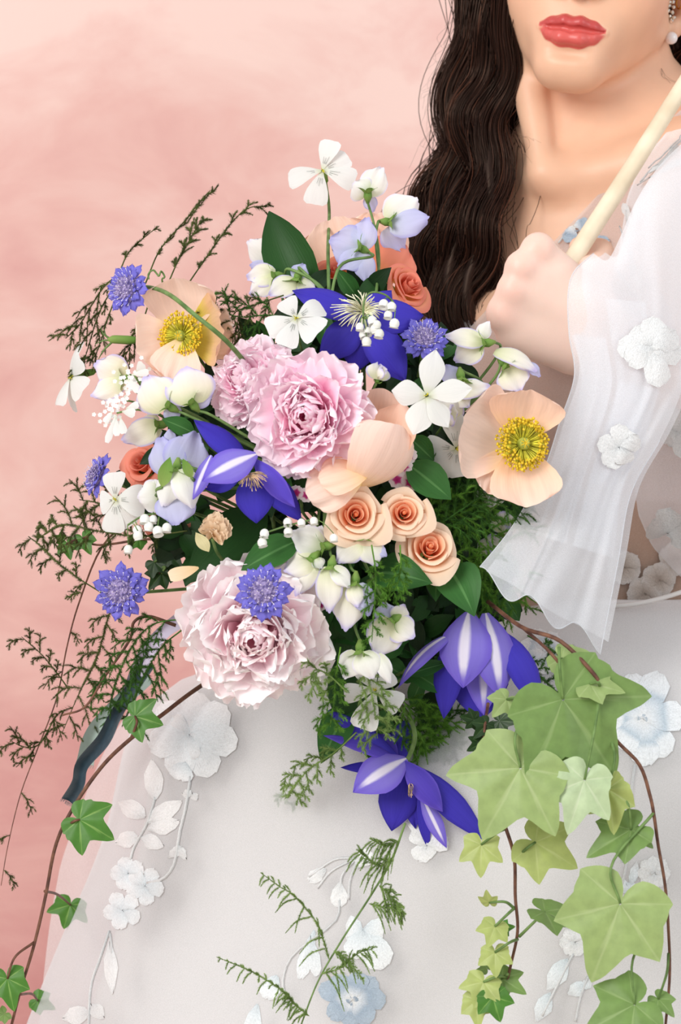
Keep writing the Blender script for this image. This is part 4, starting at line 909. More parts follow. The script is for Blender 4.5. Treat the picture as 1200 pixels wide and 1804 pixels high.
hp(o, (718, 1346, .0), (858, 1482, .0), 56, (.3, .4, .9), M_cl, 'sepal', prof='clem', sag=.06, cup=-.12)
hp(o, (742, 1400, -.002), (787, 1494, -.004), 30, (0, .1, 1), M_cs, 'sepal', prof='clem', sag=.06, cup=-.1); hp(o, (738, 1400, .0), (755, 1496, .002), 22, (0, .1, 1), M_cl, 'sepal', prof='clem')
hp(o, (712, 1342, -.008), (780, 1430, -.012), 46, (.0, .3, 1), M_cv, 'sepal', prof='clem', sag=.10, cup=-.14)
hp(o, (716, 1336, -.006), (622, 1396, -.018), 74, (-.15, .35, .9), M_cs, 'sepal', prof='clem', sag=.10, cup=-.10)
filam(o, 722, 1380, -.006, [(722 + random.uniform(-5, 5), 1405 + random.uniform(-8, 8)) for k in range(8)], M_cst2)
part('stem', tube(smooth_path([P(718, 1340, o['y0'] - .004), P(731, 1300, o['y0'] - .012), P(722, 1265, o['y0'] - .008), P(700, 1235, o['y0'] + .02)], 20), .0017, ns=7), M_stem, o)

# -- white five-petalled flowers
def white(label, px, py, tips, dy=0., lines=True, stem_to=None, calyx=None, prof='wedge'):
    o = flower('white_campion', label, 'flower', px, py, dy, 'white five-petalled flowers'); y0 = o['y0']; ls_ = []
    for k, (tx, ty, oz, wd, n_, sg, cu) in enumerate(tips):
        b = (px + (tx - px) * .04, py + (ty - py) * .04, -.001 * (k % 2)); t_ = (tx, ty, oz)
        hp(o, b, t_, wd, n_, M_w, prof=prof, sag=sg, cup=-.08, ruf=.03, curl=cu, nv=13)
        L = np.hypot(tx - px, ty - py)
        for q_ in (-.12, .0, .12):
            if not lines or L < 25: continue
            f0, f1 = .22, .22 + random.uniform(.12, .3); pts = []
            for f in (f0, f1): pts.append(P(px + (tx - px) * f - (ty - py) * q_ * f * 1.6, py + (ty - py) * f + (tx - px) * q_ * f * 1.6, y0 + oz * f - .0012 - sg * L / F * 1.7 * 4 * f * (1 - f)))
            ls_.append(tube(pts, .00016, .0001, 3))
    if ls_: part('nectar_lines', join(ls_), M_line, o, 'stuff')
    part('pistil', join([tube([P(px, py, y0 + .001), P(px + random.uniform(-5, 5), py + random.uniform(-5, 5), y0 - .005)], .0003, ns=4) for k in range(5)]), M_fil, o)
    if calyx is not None:
        part('calyx', tube(smooth_path([P(px + calyx[0] * f, py + calyx[1] * f, y0 + .002 + .004 * f) for f in (0, .3, .7, 1)], 10), np.interp(np.linspace(0, 1, 10), [0, .4, .9, 1], [.0022, .0030, .0024, .0012]), ns=8), M_calyx, o)
        s0 = P(px + calyx[0], py + calyx[1], y0 + .006)
    else: s0 = P(px, py, y0 + .001)
    if stem_to is not None: part('stem', tube(smooth_path([s0] + stem_to, 24), .0011, .0014, 6), M_stem, o)
    else: stem(o, s0, dirv(0, -.2, -1), .0009)
    return o
A = lambda r, u, t: (r, u, t)
white('white star flower on a tall bare stem, topmost in the bouquet', 568, 300, [(584, 247, .004, 40, (-.3, -.1, 1), .06, 0), (508, 316, .004, 46, (.2, .5, .8), .08, 0), (614, 276, .006, 38, (0, .3, .9), .05, 0), (626, 318, -.002, 46, (.2, .3, .9), .08, 0), (554, 360, -.006, 44, (-.1, .2, 1), .08, 0)], .05, calyx=(6, 22), stem_to=[P(580, 370, dome(570, 300) + .056), P(578, 440, dome(570, 440) + .05), P(580, 530, dome(580, 530) + .03)])
white('white flower with a rounded petal above the full pink peony', 522, 560, [(502, 527, .004, 40, (-.1, .1, 1), .05, 0), (566, 534, .0, 42, (.1, .5, .8), .12, -.3), (470, 580, -.002, 42, (-.1, .2, 1), .08, 0), (502, 610, -.008, 42, (-.1, .1, 1), .08, 0), (562, 586, -.010, 58, (.15, .1, 1), .06, 0)], -.018)
white('large white star flower with pointed petals beside the right peach poppy', 752, 697, [(768, 616, .004, 48, (0, -.1, 1), .06, 0), (690, 688, .0, 48, (-.2, .1, 1), .05, 0), (832, 684, .0, 46, (.1, .3, .9), .08, 0), (788, 754, .0, 42, (.3, 0, .9), .08, .1), (728, 766, -.004, 50, (0, .2, 1), .06, 0)], -.022, lines=False, prof='star')
white('white flower seen side on at the far left edge of the bouquet', 124, 664, [(140, 606, .014, 40, (-.8, .1, .5), .06, 0), (146, 690, -.012, 50, (-.5, .1, .8), .08, 0), (102, 714, -.004, 44, (-.8, -.1, .5), .06, 0), (128, 722, .012, 40, (-.8, 0, .5), .06, 0), (142, 632, -.012, 44, (-.6, .2, .8), .06, 0)], .03, lines=False, calyx=(44, -10), stem_to=[P(200, 650, -.17), P(300, 700, -.19), P(420, 800, -.2)])
white('white flower with grey lined petals left of the cream sweet pea', 203, 880, [(200, 832, .004, 44, (-.3, .3, .9), .06, 0), (176, 886, .004, 44, (-.7, .1, .8), .06, 0), (198, 938, .0, 44, (-.3, -.2, .9), .06, 0), (232, 926, .0, 36, (.2, -.2, .9), .06, 0), (250, 880, -.006, 60, (.3, .2, .9), .14, -.3)], -.008)
white('shaded white flower with dark flecks left of the right peach poppy', 804, 790, [(796, 730, .002, 42, (0, -.2, 1), .06, 0), (750, 784, .002, 38, (0, .1, 1), .08, 0), (766, 830, -.002, 52, (0, .2, 1), .10, -.1), (812, 840, -.002, 48, (0, .2, 1), .08, 0), (846, 790, .006, 40, (0, .1, 1), .06, 0)], .024)
white('white flower under feathery fern beside the blush peony', 662, 1216, [(706, 1244, .0, 44, (.2, .1, 1), .06, 0), (638, 1284, -.004, 50, (0, .1, 1), .06, 0), (606, 1222, .0, 36, (-.2, .1, 1), .06, 0), (640, 1172, .004, 44, (0, -.2, 1), .06, 0), (692, 1186, .004, 40, (.1, -.2, 1), .06, 0)], -.004, lines=False)

# -- sweet peas
def pea(label, px, py, s, face, up, mt, dy=0., wm=None, to=None, seed=None, hood=0.):
    random.seed(seed or int(px * 7 + py)); s = s * 1.16; y0 = dome(px, py) + dy; S = PX(s, y0); c = P(px, py, y0); f = dirv(*face); upv = unit(np.array([up[0], -.0, up[1]])); upv = unit(upv - f * np.dot(upv, f)); sd = np.cross(upv, f)
    o = thing('sweet_pea', label, 'sweet pea', c, 'sweet peas in the bouquet')
    part('banner_petal', petal(c - upv * S * .30, c + upv * S * .62 - f * S * (.22 - hood), S * random.uniform(1.2, 1.45), f, 'pea', sag=.06 - hood, cup=-.08 + hood * .3, ruf=.12, rf=random.uniform(2.5, 5), notch=.05, fringe=.03, rnd=.22, twist=random.uniform(-.35, .35), nu=13, nv=12, curl=-.12), mt, o)
    for k in (-1, 1):
        b = c - upv * S * .28 + f * S * .05 + sd * k * S * .04
        part('wing_petal', petal(b, b + upv * S * .46 + f * S * .38 + sd * k * S * random.uniform(.0, .2), S * .86, sd * k * .8 + upv * .3 + f * .3, 'round', sag=.16, cup=-.22, ruf=.05, rf=3, nu=9, nv=9), wm or mt, o)
    b = c - upv * S * .28 + f * S * .04
    part('keel_petal', petal(b, b + upv * S * .14 + f * S * .34, S * .30, f * .3 + upv, 'round', sag=.12, cup=-.4, nu=7, nv=7), M_pw_, o)
    cb = c - upv * S * .32 - f * S * .05; ax = unit(-upv * .6 - f * .7); g = []
    for k in range(5):
        a = k * 1.2566; rdir = unit(np.cross(ax, (.3, .5, .8))); r2 = np.cross(ax, rdir); d = rdir * math.cos(a) + r2 * math.sin(a)
        g.append(petal(cb + ax * S * .14, cb - ax * S * .06 + d * S * .24, S * .15, d - ax * .2, 'leaf', sag=.2, nu=3, nv=6))
    g.append(tube([cb + ax * S * .24, cb + ax * S * .10, cb], [S * .03, S * .08, S * .09], ns=6))
    part('calyx', join(g), M_calyx, o)
    st_ = cb + ax * S * .2
    if to is None: stem(o, st_, ax + np.array([0, .4, -.2]), .0009, bend=.02)
    else: part('stem', tube(smooth_path([st_] + to, 20), .0009, .0012, 6), M_stem, o)
    return o
def T(*p): return [P(a, b, dome(a, b) + c) for a, b, c in p]
def pea2(label, cal, cdir, petals, dy, to):
    """a bloom posed petal by petal: (base, tip, width, facing, material, sag, cup)"""
    y0 = dome(*cal) + dy; c = P(cal[0], cal[1], y0); to = to or T(*[(cal[0] + (570 - cal[0]) * f, cal[1] + (850 - cal[1]) * f, dy + .06 * f) for f in (.15, .45, .75)]); o = thing('sweet_pea', label, 'sweet pea', c, 'sweet peas in the bouquet'); o['y0'] = y0
    for k, (b, t, wd, n_, mt, sg, cu) in enumerate(petals):
        random.seed(int(t[0] * 3 + t[1])); hp(o, b, t, wd, n_, mt, 'banner_petal' if k < 2 else 'wing_petal', prof='pea', sag=sg, cup=cu, ruf=.10, rf=random.uniform(2.5, 4.5), rnd=.22, fringe=.03, nu=13, nv=12)
    d = unit([cdir[0], .2, cdir[1]]); S = .020; r1 = unit(np.cross(d, (.1, 1, .2))); r2 = np.cross(d, r1); g = [tube([c + d * S * .35, c + d * S * .1, c - d * S * .1], [S * .05, S * .16, S * .14], ns=7)]
    for k in range(5):
        q = r1 * math.cos(k * 1.2566) + r2 * math.sin(k * 1.2566); g.append(petal(c + d * S * .1 + [0, -.001, 0], c - d * S * .25 + q * S * .5 + [0, -.002, 0], S * .26, -d + q * .3, 'leaf', sag=.15, nu=3, nv=6))
    part('calyx', join(g), M_calyx, o); part('stem', tube(smooth_path([c + d * S * .3] + to, 20), .0009, .0012, 6), M_stem, o)
tall = T((660, 400, .05), (668, 460, .05), (660, 540, .04))
pea2('white sweet pea seen from behind, highest of the sweet peas', (648, 342), (0, -1), [((648, 342, .002), (674, 294, .004), 52, (.2, 0, 1), M_pw_, .05, -.10), ((647, 342, .002), (622, 322, .0), 50, (-.3, .1, 1), M_pw_, .08, -.10), ((649, 345, .006), (658, 374, .008), 26, (0, .1, 1), M_pl, .04, -.1)], .055, tall)
pea2('pale lavender sweet pea with wide banner against the dark hair', (684, 391), (-.9, .1), [((684, 391, .002), (736, 350, .0), 72, (.1, .1, 1), M_pw_, .06, -.08), ((686, 398, .0), (757, 384, -.006), 62, (.2, .4, .9), M_pl, .10, -.08), ((680, 402, .004), (712, 442, .006), 50, (.1, 0, 1), M_pl, .04, -.1)], .05, T((666, 392, .05), (662, 420, .05), (668, 480, .05)))
pea2('lavender blue sweet pea facing away over the apricot poppy', (637, 438), (.6, -.3), [((640, 440, .002), (580, 422, .0), 76, (-.1, .1, 1), M_pl, .04, -.06), ((637, 438, .002), (648, 382, .004), 48, (.1, 0, 1), M_pl, .03, -.06), ((636, 442, .0), (596, 472, -.002), 50, (-.1, .2, 1), M_pl, .06, -.1), ((640, 446, .0), (646, 500, -.002), 40, (.1, .1, 1), M_pl, .05, -.1)], .035, T((655, 452, .03), (600, 468, .026), (580, 540, .03)))
pea2('faded lilac white sweet pea left of the tall dark green leaf', (484, 462), (1, -0.4), [((484, 460, .0), (436, 424, .0), 52, (-.3, 0, 1), M_pw_, .10, -.12), ((482, 466, .0), (440, 468, .0), 40, (-.1, .2, 1), M_pl, .10, -.12)], 0.07, None)
pea2('cream sweet pea at the left of the pair below the tall dark leaf', (486, 486), (1, .1), [((486, 482, .0), (434, 488, .0), 50, (-.1, .4, .9), M_pc, .10, -.10), ((484, 488, -.002), (440, 520, -.002), 44, (-.1, .1, 1), M_pc, .08, -.10)], .04, T((510, 474, .03), (560, 500, .03), (590, 540, .03)))
pea2('cream and lilac sweet pea below the tall dark leaf', (524, 490), (.3, 1), [((522, 492, .002), (536, 464, .004), 34, (.2, .1, 1), M_pl, .05, -.1), ((520, 494, .0), (474, 520, -.002), 46, (0, .4, .9), M_pc, .12, -.1), ((526, 496, .0), (556, 512, -.002), 36, (.2, .3, .9), M_pc, .10, -.1)], .035, T((530, 474, .03), (575, 520, .03), (590, 550, .03)))
pea2('lilac edged cream sweet pea just below the raised hand', (856, 604), (1, .1), [((852, 600, .0), (784, 592, .0), 44, (0, .5, .9), M_pc, .10, -.12), ((848, 606, .002), (800, 636, .002), 50, (-.1, .1, 1), M_pc, .06, -.10), ((846, 596, .004), (862, 566, .006), 28, (.1, 0, 1), M_pw_, .06, -.1)], .0, T((882, 612, .004), (860, 650, .02), (800, 720, .05)))
pea2('drooping lilac edged sweet pea above the right peach poppy', (888, 640), (-.6, .7), [((872, 618, .0), (946, 654, -.004), 40, (.3, .5, .8), M_pc, .16, -.14), ((896, 648, .0), (916, 690, -.002), 62, (.1, .1, 1), M_pc, .06, -.10), ((930, 640, .0), (952, 664, .0), 22, (.4, .1, .9), M_pl, .1, -.1)], .0, T((880, 650, .004), (860, 680, .02), (800, 740, .05)))
pea2('lilac sweet pea partly behind the large white star flower', (812, 664), (-.1, .9), [((800, 690, .002), (864, 680, .0), 40, (.1, .4, .9), M_pc, .08, -.1), ((800, 672, .004), (786, 642, .004), 36, (-.1, 0, 1), M_pl, .05, -.1), ((806, 694, .004), (826, 718, .002), 34, (.1, .1, 1), M_pc, .05, -.1)], .012, T((818, 655, .015), (850, 680, .03), (800, 740, .05)))
pea('lilac edged sweet pea below the large white star flower', 792, 728, 44, (.3, -.4, .9), (.1, 1), M_pc, .02)
pea('small cream sweet pea at the right edge of the full pink peony', 668, 658, 32, (.3, .1, .9), (.2, 1), M_pc, .0)
pea2('cream sweet pea with violet lower edge beside the white umbel', (222, 668), (1, 0.1), [((222, 664, .0), (166, 640, .0), 62, (-.3, -.1, 1), M_pc, .08, -.10), ((218, 672, -.002), (160, 698, -.002), 46, (-.3, .2, .9), M_pc, .10, -.12)], 0.01, None)
pea2('rounded cream sweet pea with lilac rim, left of a facing pair', (300, 716), (0.8, -0.5), [((292, 722, .0), (256, 662, .0), 82, (-.3, .1, 1), M_pc, .12, -.12), ((298, 716, .002), (312, 742, .004), 34, (.1, .2, 1), M_pl, .06, -.1)], -0.008, None)
pea2('broad lilac washed sweet pea, right of a facing pair under the peach poppy', (340, 712), (0.6, -0.7), [((342, 712, .0), (326, 646, .0), 92, (.1, .0, 1), M_pc, .10, -.10), ((336, 708, .004), (376, 690, .004), 40, (.3, .2, .9), M_pl, .06, -.1)], -0.004, None)
pea2('half hidden cream sweet pea above the coral rose', (282, 748), (1, 0.1), [((282, 750, .0), (214, 776, .0), 52, (-.1, .1, 1), M_pc, .08, -.10), ((280, 744, .002), (248, 740, .004), 30, (-.1, -.1, 1), M_pc, .06, -.1)], 0.01, None)
pea2('large pale lavender sweet pea banner beside the striped blue clematis', (312, 826), (0.1, -1), [((306, 836, .0), (280, 770, .0), 70, (-.2, -.1, 1), M_pl, .08, -.10), ((314, 836, .0), (346, 760, .0), 84, (.2, -.1, 1), M_pl, .08, -.08), ((300, 780, .002), (298, 756, .002), 22, (0, 0, 1), M_pl, .05, -.1)], 0.0, None)
pea2('cream white hooded sweet pea low at the left', (312, 824), (0.1, 1), [((308, 830, .0), (286, 892, -.002), 52, (-.3, .2, 1), M_pw_, .14, -.2), ((320, 826, -.004), (340, 896, -.008), 56, (.3, .2, 1), M_pw_, .18, -.2), ((308, 870, .002), (310, 926, -.002), 74, (0, .2, 1), M_pl, .06, -.06)], -0.014, None)
pea2('white sweet pea wing beside the cream hooded sweet pea', (286, 868), (1, 0.1), [((286, 872, .0), (242, 876, -.002), 60, (-.1, .1, 1), M_pw_, .14, -.14), ((284, 866, .002), (256, 850, .002), 30, (-.1, -.1, 1), M_pw_, .08, -.1)], -0.006, None)
pea2('white sweet pea at the top of the hanging spray by the roses', (573, 962), (1, 0.2), [((568, 962, .0), (512, 938, .0), 56, (-.2, .1, 1), M_pw_, .08, -.10), ((560, 960, .002), (566, 926, .004), 34, (.1, 0, 1), M_pw_, .06, -.1)], 0.0, None)
pea2('cream sweet pea with folded wings left in the hanging spray', (551, 984), (0.6, 0.6), [((554, 984, .0), (500, 1006, .0), 56, (-.2, .3, .9), M_pc, .10, -.12), ((556, 986, .0), (520, 1050, -.002), 40, (-.1, .1, 1), M_pc, .08, -.12), ((558, 984, -.002), (566, 1002, -.002), 26, (.3, .1, 1), M_pw_, .1, -.1)], -0.004, None)
pea2('cream white sweet pea hanging with a long pale wing', (584, 996), (0.2, 1), [((580, 998, .0), (580, 1080, -.002), 50, (-.2, .1, 1), M_pc, .08, -.12), ((588, 998, -.002), (616, 1036, -.004), 36, (.3, .3, .9), M_pw_, .12, -.14)], -0.008, None)
pea2('lavender edged sweet pea right under the left peach rose', (640, 944), (0, 1), [((636, 948, .0), (594, 992, -.002), 54, (-.1, .3, .9), M_pc, .12, -.12), ((644, 948, .0), (664, 998, -.002), 52, (.2, .2, 1), M_pc, .10, -.1), ((660, 966, .0), (682, 980, .0), 24, (.4, .1, .9), M_pl, .1, -.1)], 0.0, None)
pea2('lilac sweet pea under fine green fern in the spray', (626, 1024), (0.1, 1), [((620, 1028, .0), (608, 1112, .0), 62, (-.1, .1, 1), M_pc, .08, -.12), ((632, 1028, -.002), (650, 1086, -.004), 44, (.3, .1, .9), M_pl, .1, -.12), ((622, 1030, -.004), (630, 1070, -.008), 34, (0, .2, 1), M_pc, .1, -.14)], -0.008, None)
pea2('blue edged cream sweet pea left of the nodding clematis bell', (694, 1092), (0.5, 0.4), [((690, 1090, .0), (662, 1156, -.002), 68, (-.1, .1, 1), M_pc, .06, -.08), ((690, 1096, .0), (730, 1124, -.004), 56, (.3, .1, 1), M_pc, .10, -.1), ((682, 1094, .002), (676, 1060, .002), 42, (-.1, -.1, 1), M_pl, .06, -.1), ((698, 1094, .002), (712, 1064, .0), 36, (.2, -.1, 1), M_pc, .08, -.1)], -0.004, None)
pea2('white sweet pea lowest in the spray above the fern covered flower', (634, 1144), (0, 1), [((628, 1148, .0), (606, 1196, .0), 50, (-.3, .1, 1), M_pw_, .10, -.12), ((640, 1148, -.003), (656, 1196, -.006), 54, (0, .2, 1), M_pw_, .16, -.16), ((666, 1152, -.002), (688, 1204, -.004), 30, (.3, .1, 1), M_pw_, .12, -.12)], -0.014, None)
pea('small shaded cream sweet pea under the right peach poppy', 864, 880, 36, (0, -.3, .9), (0, 1), M_pw_, .03)
pea('small lilac sweet pea behind the edge of the sheer sleeve', 888, 926, 36, (.2, -.2, .9), (0, 1), M_pc, .03)
pea('cream sweet pea in the fern behind the bell sleeve', 868, 968, 38, (-.2, -.2, .9), (0, 1), M_pc, .035)

# -- scabiosas
SV = {}
def scab_mesh(k):
    if k not in SV:
        random.seed(40 + k); g = petal((0, 0, 0), (1, 0, 0), .62, (0, 0, 1), 'strap', sag=.08, cup=-.1, ruf=.10, rf=5, fringe=.07, rnd=.2, nu=11, nv=8, curl=random.uniform(-.2, .1)); SV[k] = mesh('floret', g[0], g[1], M_sc, g[2])
    return SV[k]
def scabiosa(label, px, py, rpx, face, up, dy=0., to=None, seed=1):
    y0 = dome(px, py) + dy; R = PX(rpx, y0); fr = frame(dirv(*face), up); c = P(px, py, y0); rs = random.Random(seed)
    o = thing('scabiosa', label, 'scabiosa', M4(fr, c), 'violet blue scabiosas')
    for ring, (n, r0, L, e0) in enumerate(((15, .46, .56, .0), (14, .40, .44, .35), (12, .34, .30, .6))):
        for k in range(n):
            a = (k + .5 * ring) * 6.283 / n + rs.uniform(-.15, .15); l_ = R * L * rs.uniform(.8, 1.15)
            link('floret', scab_mesh(rs.randrange(5)), o, M4(rotm('Z', a) @ rotm('Y', -e0 + rs.uniform(-.2, .2)) @ np.diag([l_, l_ * 1.1, l_]), np.array([math.cos(a) * r0 * R, math.sin(a) * r0 * R, R * .06 * ring])))
    g = []; pn = []
    for i in range(90):
        r = math.sqrt(i / 90) * .58; a = i * 2.39996; z = .34 * (1 - (r / .62)**2); p = np.array([r * math.cos(a), r * math.sin(a), z]) * R; s_ = R * rs.uniform(.045, .065)
        for q_ in range(4):
            b = a + q_ * 1.57; d = np.array([math.cos(b), math.sin(b), .35]); g.append(petal(c + fr @ p, c + fr @ (p + d * s_ * 1.3), s_ * 1.1, fr @ np.array([0, 0, 1.]), 'strap', nu=3, nv=4))
        if i % 2 == 0:
            h = p + np.array([p[0] * .35, p[1] * .35, R * rs.uniform(.14, .22)]); pn.append(tube([c + fr @ p, c + fr @ h], R * .009, ns=3)); pn.append(ball(c + fr @ h, R * .022, 5, 4))
    dome_ = lathe([(R * .01, R * .33), (R * .25, R * .28), (R * .45, R * .16), (R * .58, R * .0), (R * .4, -R * .08), (R * .1, -R * .16)], c, fr, 14)
    dk = part('disc', dome_, M_scc, o); part('disc_florets', join(g), M_scc, dk, 'stuff'); part('pins', join(pn), M_pin, dk, 'stuff')
    part('bracts', join([petal(c - fr[:, 2] * R * .12, c - fr[:, 2] * R * .05 + fr @ np.array([math.cos(a), math.sin(a), 0]) * R * .7, R * .2, fr[:, 2], 'leaf', nu=3, nv=5) for a in np.arange(8) * .785]), M_calyx, o)
    s0 = c - fr[:, 2] * R * .1
    if to is None: stem(o, s0, -fr[:, 2], .0012)
    else: part('stem', tube(smooth_path([s0] + to, 26), .0014, .0017, 7), M_stem, o)
    return o
scabiosa('violet blue scabiosa at the upper left, its stem bending across the peach poppy', 224, 508, 46, (-.55, .1, .85), (.3, 0, 1), -.05, seed=2, to=[P(262, 506, dome(224, 508) - .042), P(300, 520, dome(300, 520) - .045), P(345, 556, dome(340, 552) - .05), P(398, 600, dome(398, 600) - .03), P(450, 660, dome(450, 660) + .03)])
scabiosa('violet scabiosa between the blue clematis and the raised hand', 748, 597, 44, (.05, .45, .85), (0, 0, 1), .0, seed=3)
scabiosa('dark violet scabiosa seen side on at the left beside the coral rose', 172, 838, 42, (-.85, .35, .45), (0, 0, 1), .01, seed=4)
scabiosa('round violet blue scabiosa low at the left against the pink wall', 213, 1042, 50, (-.2, .05, .97), (0, 0, 1), -.01, seed=5)
scabiosa('violet blue scabiosa lying on the blush white peony', 464, 1042, 52, (-.05, .1, 1), (0, 0, 1), -.052, seed=6)

# -- lily of the valley, umbel, dianthus, bud
def bell(c, ax, r):
    fr = frame(-ax); g = lathe([(r * .1, r * 1.0), (r * .5, r * .88), (r * .85, r * .5), (r * .98, r * .0), (r * .9, -r * .45), (r * .74, -r * .68), (r * .98, -r * .86), (r * .86, -r * .84), (r * .5, -r * .5)], c, fr, 10); return g
def lily(label, path, bells, dy=0., r=8.5):
    x0, y0_ = path[0]; o = flower('lily_of_the_valley', label, 'lily of the valley', x0, y0_, dy, 'lily of the valley sprigs'); y0 = o['y0']
    sp = smooth_path([P(x, y, y0) for x, y in path], 24); part('stem', tube(sp, .0007, ns=5), M_stem, o)
    for bx, by in bells:
        c = P(bx, by, y0 - .006 + random.uniform(-.004, .004)); j = sp[np.argmin(np.linalg.norm(sp - c, axis=1))]; b = part('bell', bell(c, unit([random.uniform(-.3, .3), random.uniform(-.6, 0), -1]), PX(r * random.uniform(.85, 1.1), y0)), M_bell, o)
        part('pedicel', tube(smooth_path([j, (j + c) / 2 + [0, -.002, .003], c + [0, 0, PX(r) * .9]], 6), .0004, ns=4), M_stem, b)
lily('lily of the valley sprig arching over the blue clematis with its cream stamens', [(640, 560), (642, 530), (655, 515), (680, 520), (698, 540)], [(634, 576), (648, 584), (661, 580), (668, 588), (646, 602), (684, 555), (695, 570), (690, 540), (676, 536), (664, 572), (656, 565), (640, 590)], -.022)
lily('lily of the valley bells below the white flower at the left', [(225, 925), (250, 910), (280, 905), (310, 912)], [(242, 934), (262, 928), (278, 936), (294, 930), (243, 944), (226, 968), (270, 915), (255, 915)], -.03, 9)
lily('lily of the valley sprig pointing left above the blush peony', [(470, 938), (500, 928), (530, 920), (556, 914)], [(466, 940), (462, 956), (507, 920), (531, 921), (553, 918), (508, 937), (588, 948)], -.01)
o = flower('white_umbel', 'flat lacy white umbel of tiny florets at the left', 'flower', 222, 700, -.022)
y0 = o['y0']; g = []; rs = random.Random(4)
for i in range(90):
    t = rs.random(); x = 240 - 50 * t + rs.gauss(0, 10); y = 645 + 105 * t + rs.gauss(0, 10); p = P(x, y, y0 + rs.uniform(-.005, .005))
    for q_ in range(5): a = q_ * 1.257 + i; g.append(petal(p, p + np.array([math.cos(a), -.4, math.sin(a)]) * PX(4, y0), PX(3.6, y0), (0, -1, .1), 'round', nu=3, nv=4))
part('small_florets', join(g), M_umb, o, 'stuff')
for b, t_, w_ in (((240, 655), (252, 640), 18), ((225, 668), (246, 690), 16), ((205, 730), (188, 780), 13), ((204, 735), (206, 768), 14), ((212, 735), (218, 764), 15), ((215, 725), (238, 728), 18), ((222, 720), (244, 712), 14), ((198, 725), (184, 744), 12), ((232, 660), (262, 655), 14)):
    hp(o, b + (-.004,), t_ + (-.008,), w_, (0, .1, 1), M_w, prof='white', cup=-.1, nu=5, nv=7)
for x, y in ((236, 660), (226, 680), (214, 705), (206, 728)): part('pedicel', tube(smooth_path([P(x, y, y0), P((x + 270) / 2, (y + 715) / 2, y0 + .006), P(280, 730, y0 + .012)], 8), .0007, ns=5), M_stem, o)
stem(o, P(280, 730, y0 + .012), dirv(.5, -.3, -.6))
def dianthus(label, px, py, dy, pts, r=15):
    o = flower('dianthus', label, 'dianthus', px, py, dy, 'magenta and white dianthus'); y0 = o['y0']
    for x, y in pts:
        for k in range(5): a = k * 1.257 + x; hp(o, (x, y, .0), (x + r * math.cos(a), y + r * math.sin(a), .001), r * 1.1, (0, .1, 1), M_dw, prof='fan', fringe=.1, ruf=.05, nu=5, nv=6)
    stem(o, P(px, py, y0 + .002), dirv(0, -.3, -1))
dianthus('magenta and white dianthus cluster between the roses and the white star flower', 704, 825, .022, [(706, 795), (690, 818), (712, 822), (722, 850), (700, 845), (684, 800), (720, 802)])
dianthus('small magenta dianthus under the bottom edge of the pink peony', 530, 872, .012, [(522, 868), (540, 872)], 13); dianthus('tiny reddish dianthus right of the blush peony', 566, 1066, .015, [(566, 1066)], 10)
M_buff = petal_mat('carnation_buff', [(0, (222, 190, 140)), (1, (240, 214, 184))], var=.03, trans=.2)
o = flower('carnation', 'small buff peach carnation beside the broad dark leaf at the left', 'carnation', 378, 925, -.01)
for k in range(14):
    a = k * 2.4; e = .5 * (k / 14); hp(o, (374, 945, .004), (382 + 26 * math.cos(a) * (1 - e), 925 + 26 * math.sin(a) * (1 - e), -.010 * e), 34, (math.cos(a) * .3, .1 - math.sin(a) * .3, 1), M_buff, prof='fan', ruf=.07, rf=6, fringe=.05, rnd=.15, nu=11, nv=9)
hp(o, (368, 972, .0), (345, 938, -.006), 24, (-.3, 0, 1), leaf_mat('pale_leaf', (206, 200, 150), (220, 214, 168), 10), 'bract', prof='leaf'); hp(o, (350, 1000, .008), (298, 1016, .004), 26, (-.1, .3, 1), M_buff, 'bract', prof='fan'); stem(o, P(374, 950, o['y0'] + .005), dirv(.2, -.5, -.6))
o = flower('seed_pod', 'slim green bud with curling bracts left of the upper poppy', 'bud', 215, 598, .015); y0 = o['y0']
part('pod', tube(smooth_path([P(190, 598, y0), P(205, 598, y0), P(225, 599, y0), P(240, 599, y0)], 12), np.interp(np.linspace(0, 1, 12), [0, .2, .7, 1], [.0012, .0030, .0032, .0024]), ns=8), M_calyx, o)
for pts in ([(196, 598), (182, 588), (178, 576)], [(196, 599), (182, 600), (168, 606)], [(198, 602), (182, 618), (172, 636)], [(192, 597), (186, 590), (184, 580)]): part('bract', tube(smooth_path([P(x, y, y0) for x, y in pts], 10), .0009, .0002, 5), M_stem, o)
stem(o, P(240, 599, y0), dirv(.8, 0, -.4))
o = flower('pea_tendril', 'thin curling green tendril above the upper left poppy', 'tendril', 270, 490, .02)
part('coil', tube(smooth_path([P(262, 492, o['y0']), P(262, 482, o['y0']), P(270, 476, o['y0']), P(276, 482, o['y0']), P(280, 486, o['y0'] - .004), P(284, 478, o['y0']), P(290, 488, o['y0']), P(286, 496, o['y0']), P(300, 540, o['y0'] + .02)], 50), .0007, ns=5), M_stem, o)
# -- broad leaves
def leaf(label, b, t, wd, n, mt, dy=0., name='broad_leaf', to=None, **kw):
    y0 = dome((b[0] + t[0]) / 2, (b[1] + t[1]) / 2) + dy
    o = thing(name, label, 'leaf', P(b[0], b[1], y0)); o['y0'] = y0
    k2 = dict(prof='leaf', sag=.06, cup=.12, nu=11, nv=16); k2.update(kw); hp(o, b, t, wd, n, mt, 'blade', **k2)
    stem(o, P(b[0], b[1], y0 + (b[2] if len(b) > 2 else 0)), dirv(unit([b[0] - t[0], 0, 0])[0] * .3, -.3, -.8), .0012, bend=.02)
leaf('tall dark green leaf standing behind the upper sweet peas', (560, 560, .0), (474, 372, .02), 92, (-.2, .1, 1), M_lf, .045, sag=.08, cup=.2)
leaf('broad dark green leaf above the blush peony at the left', (470, 900, .03), (325, 1030, -.01), 96, (.1, .3, .9), M_lf, .025, sag=.12)
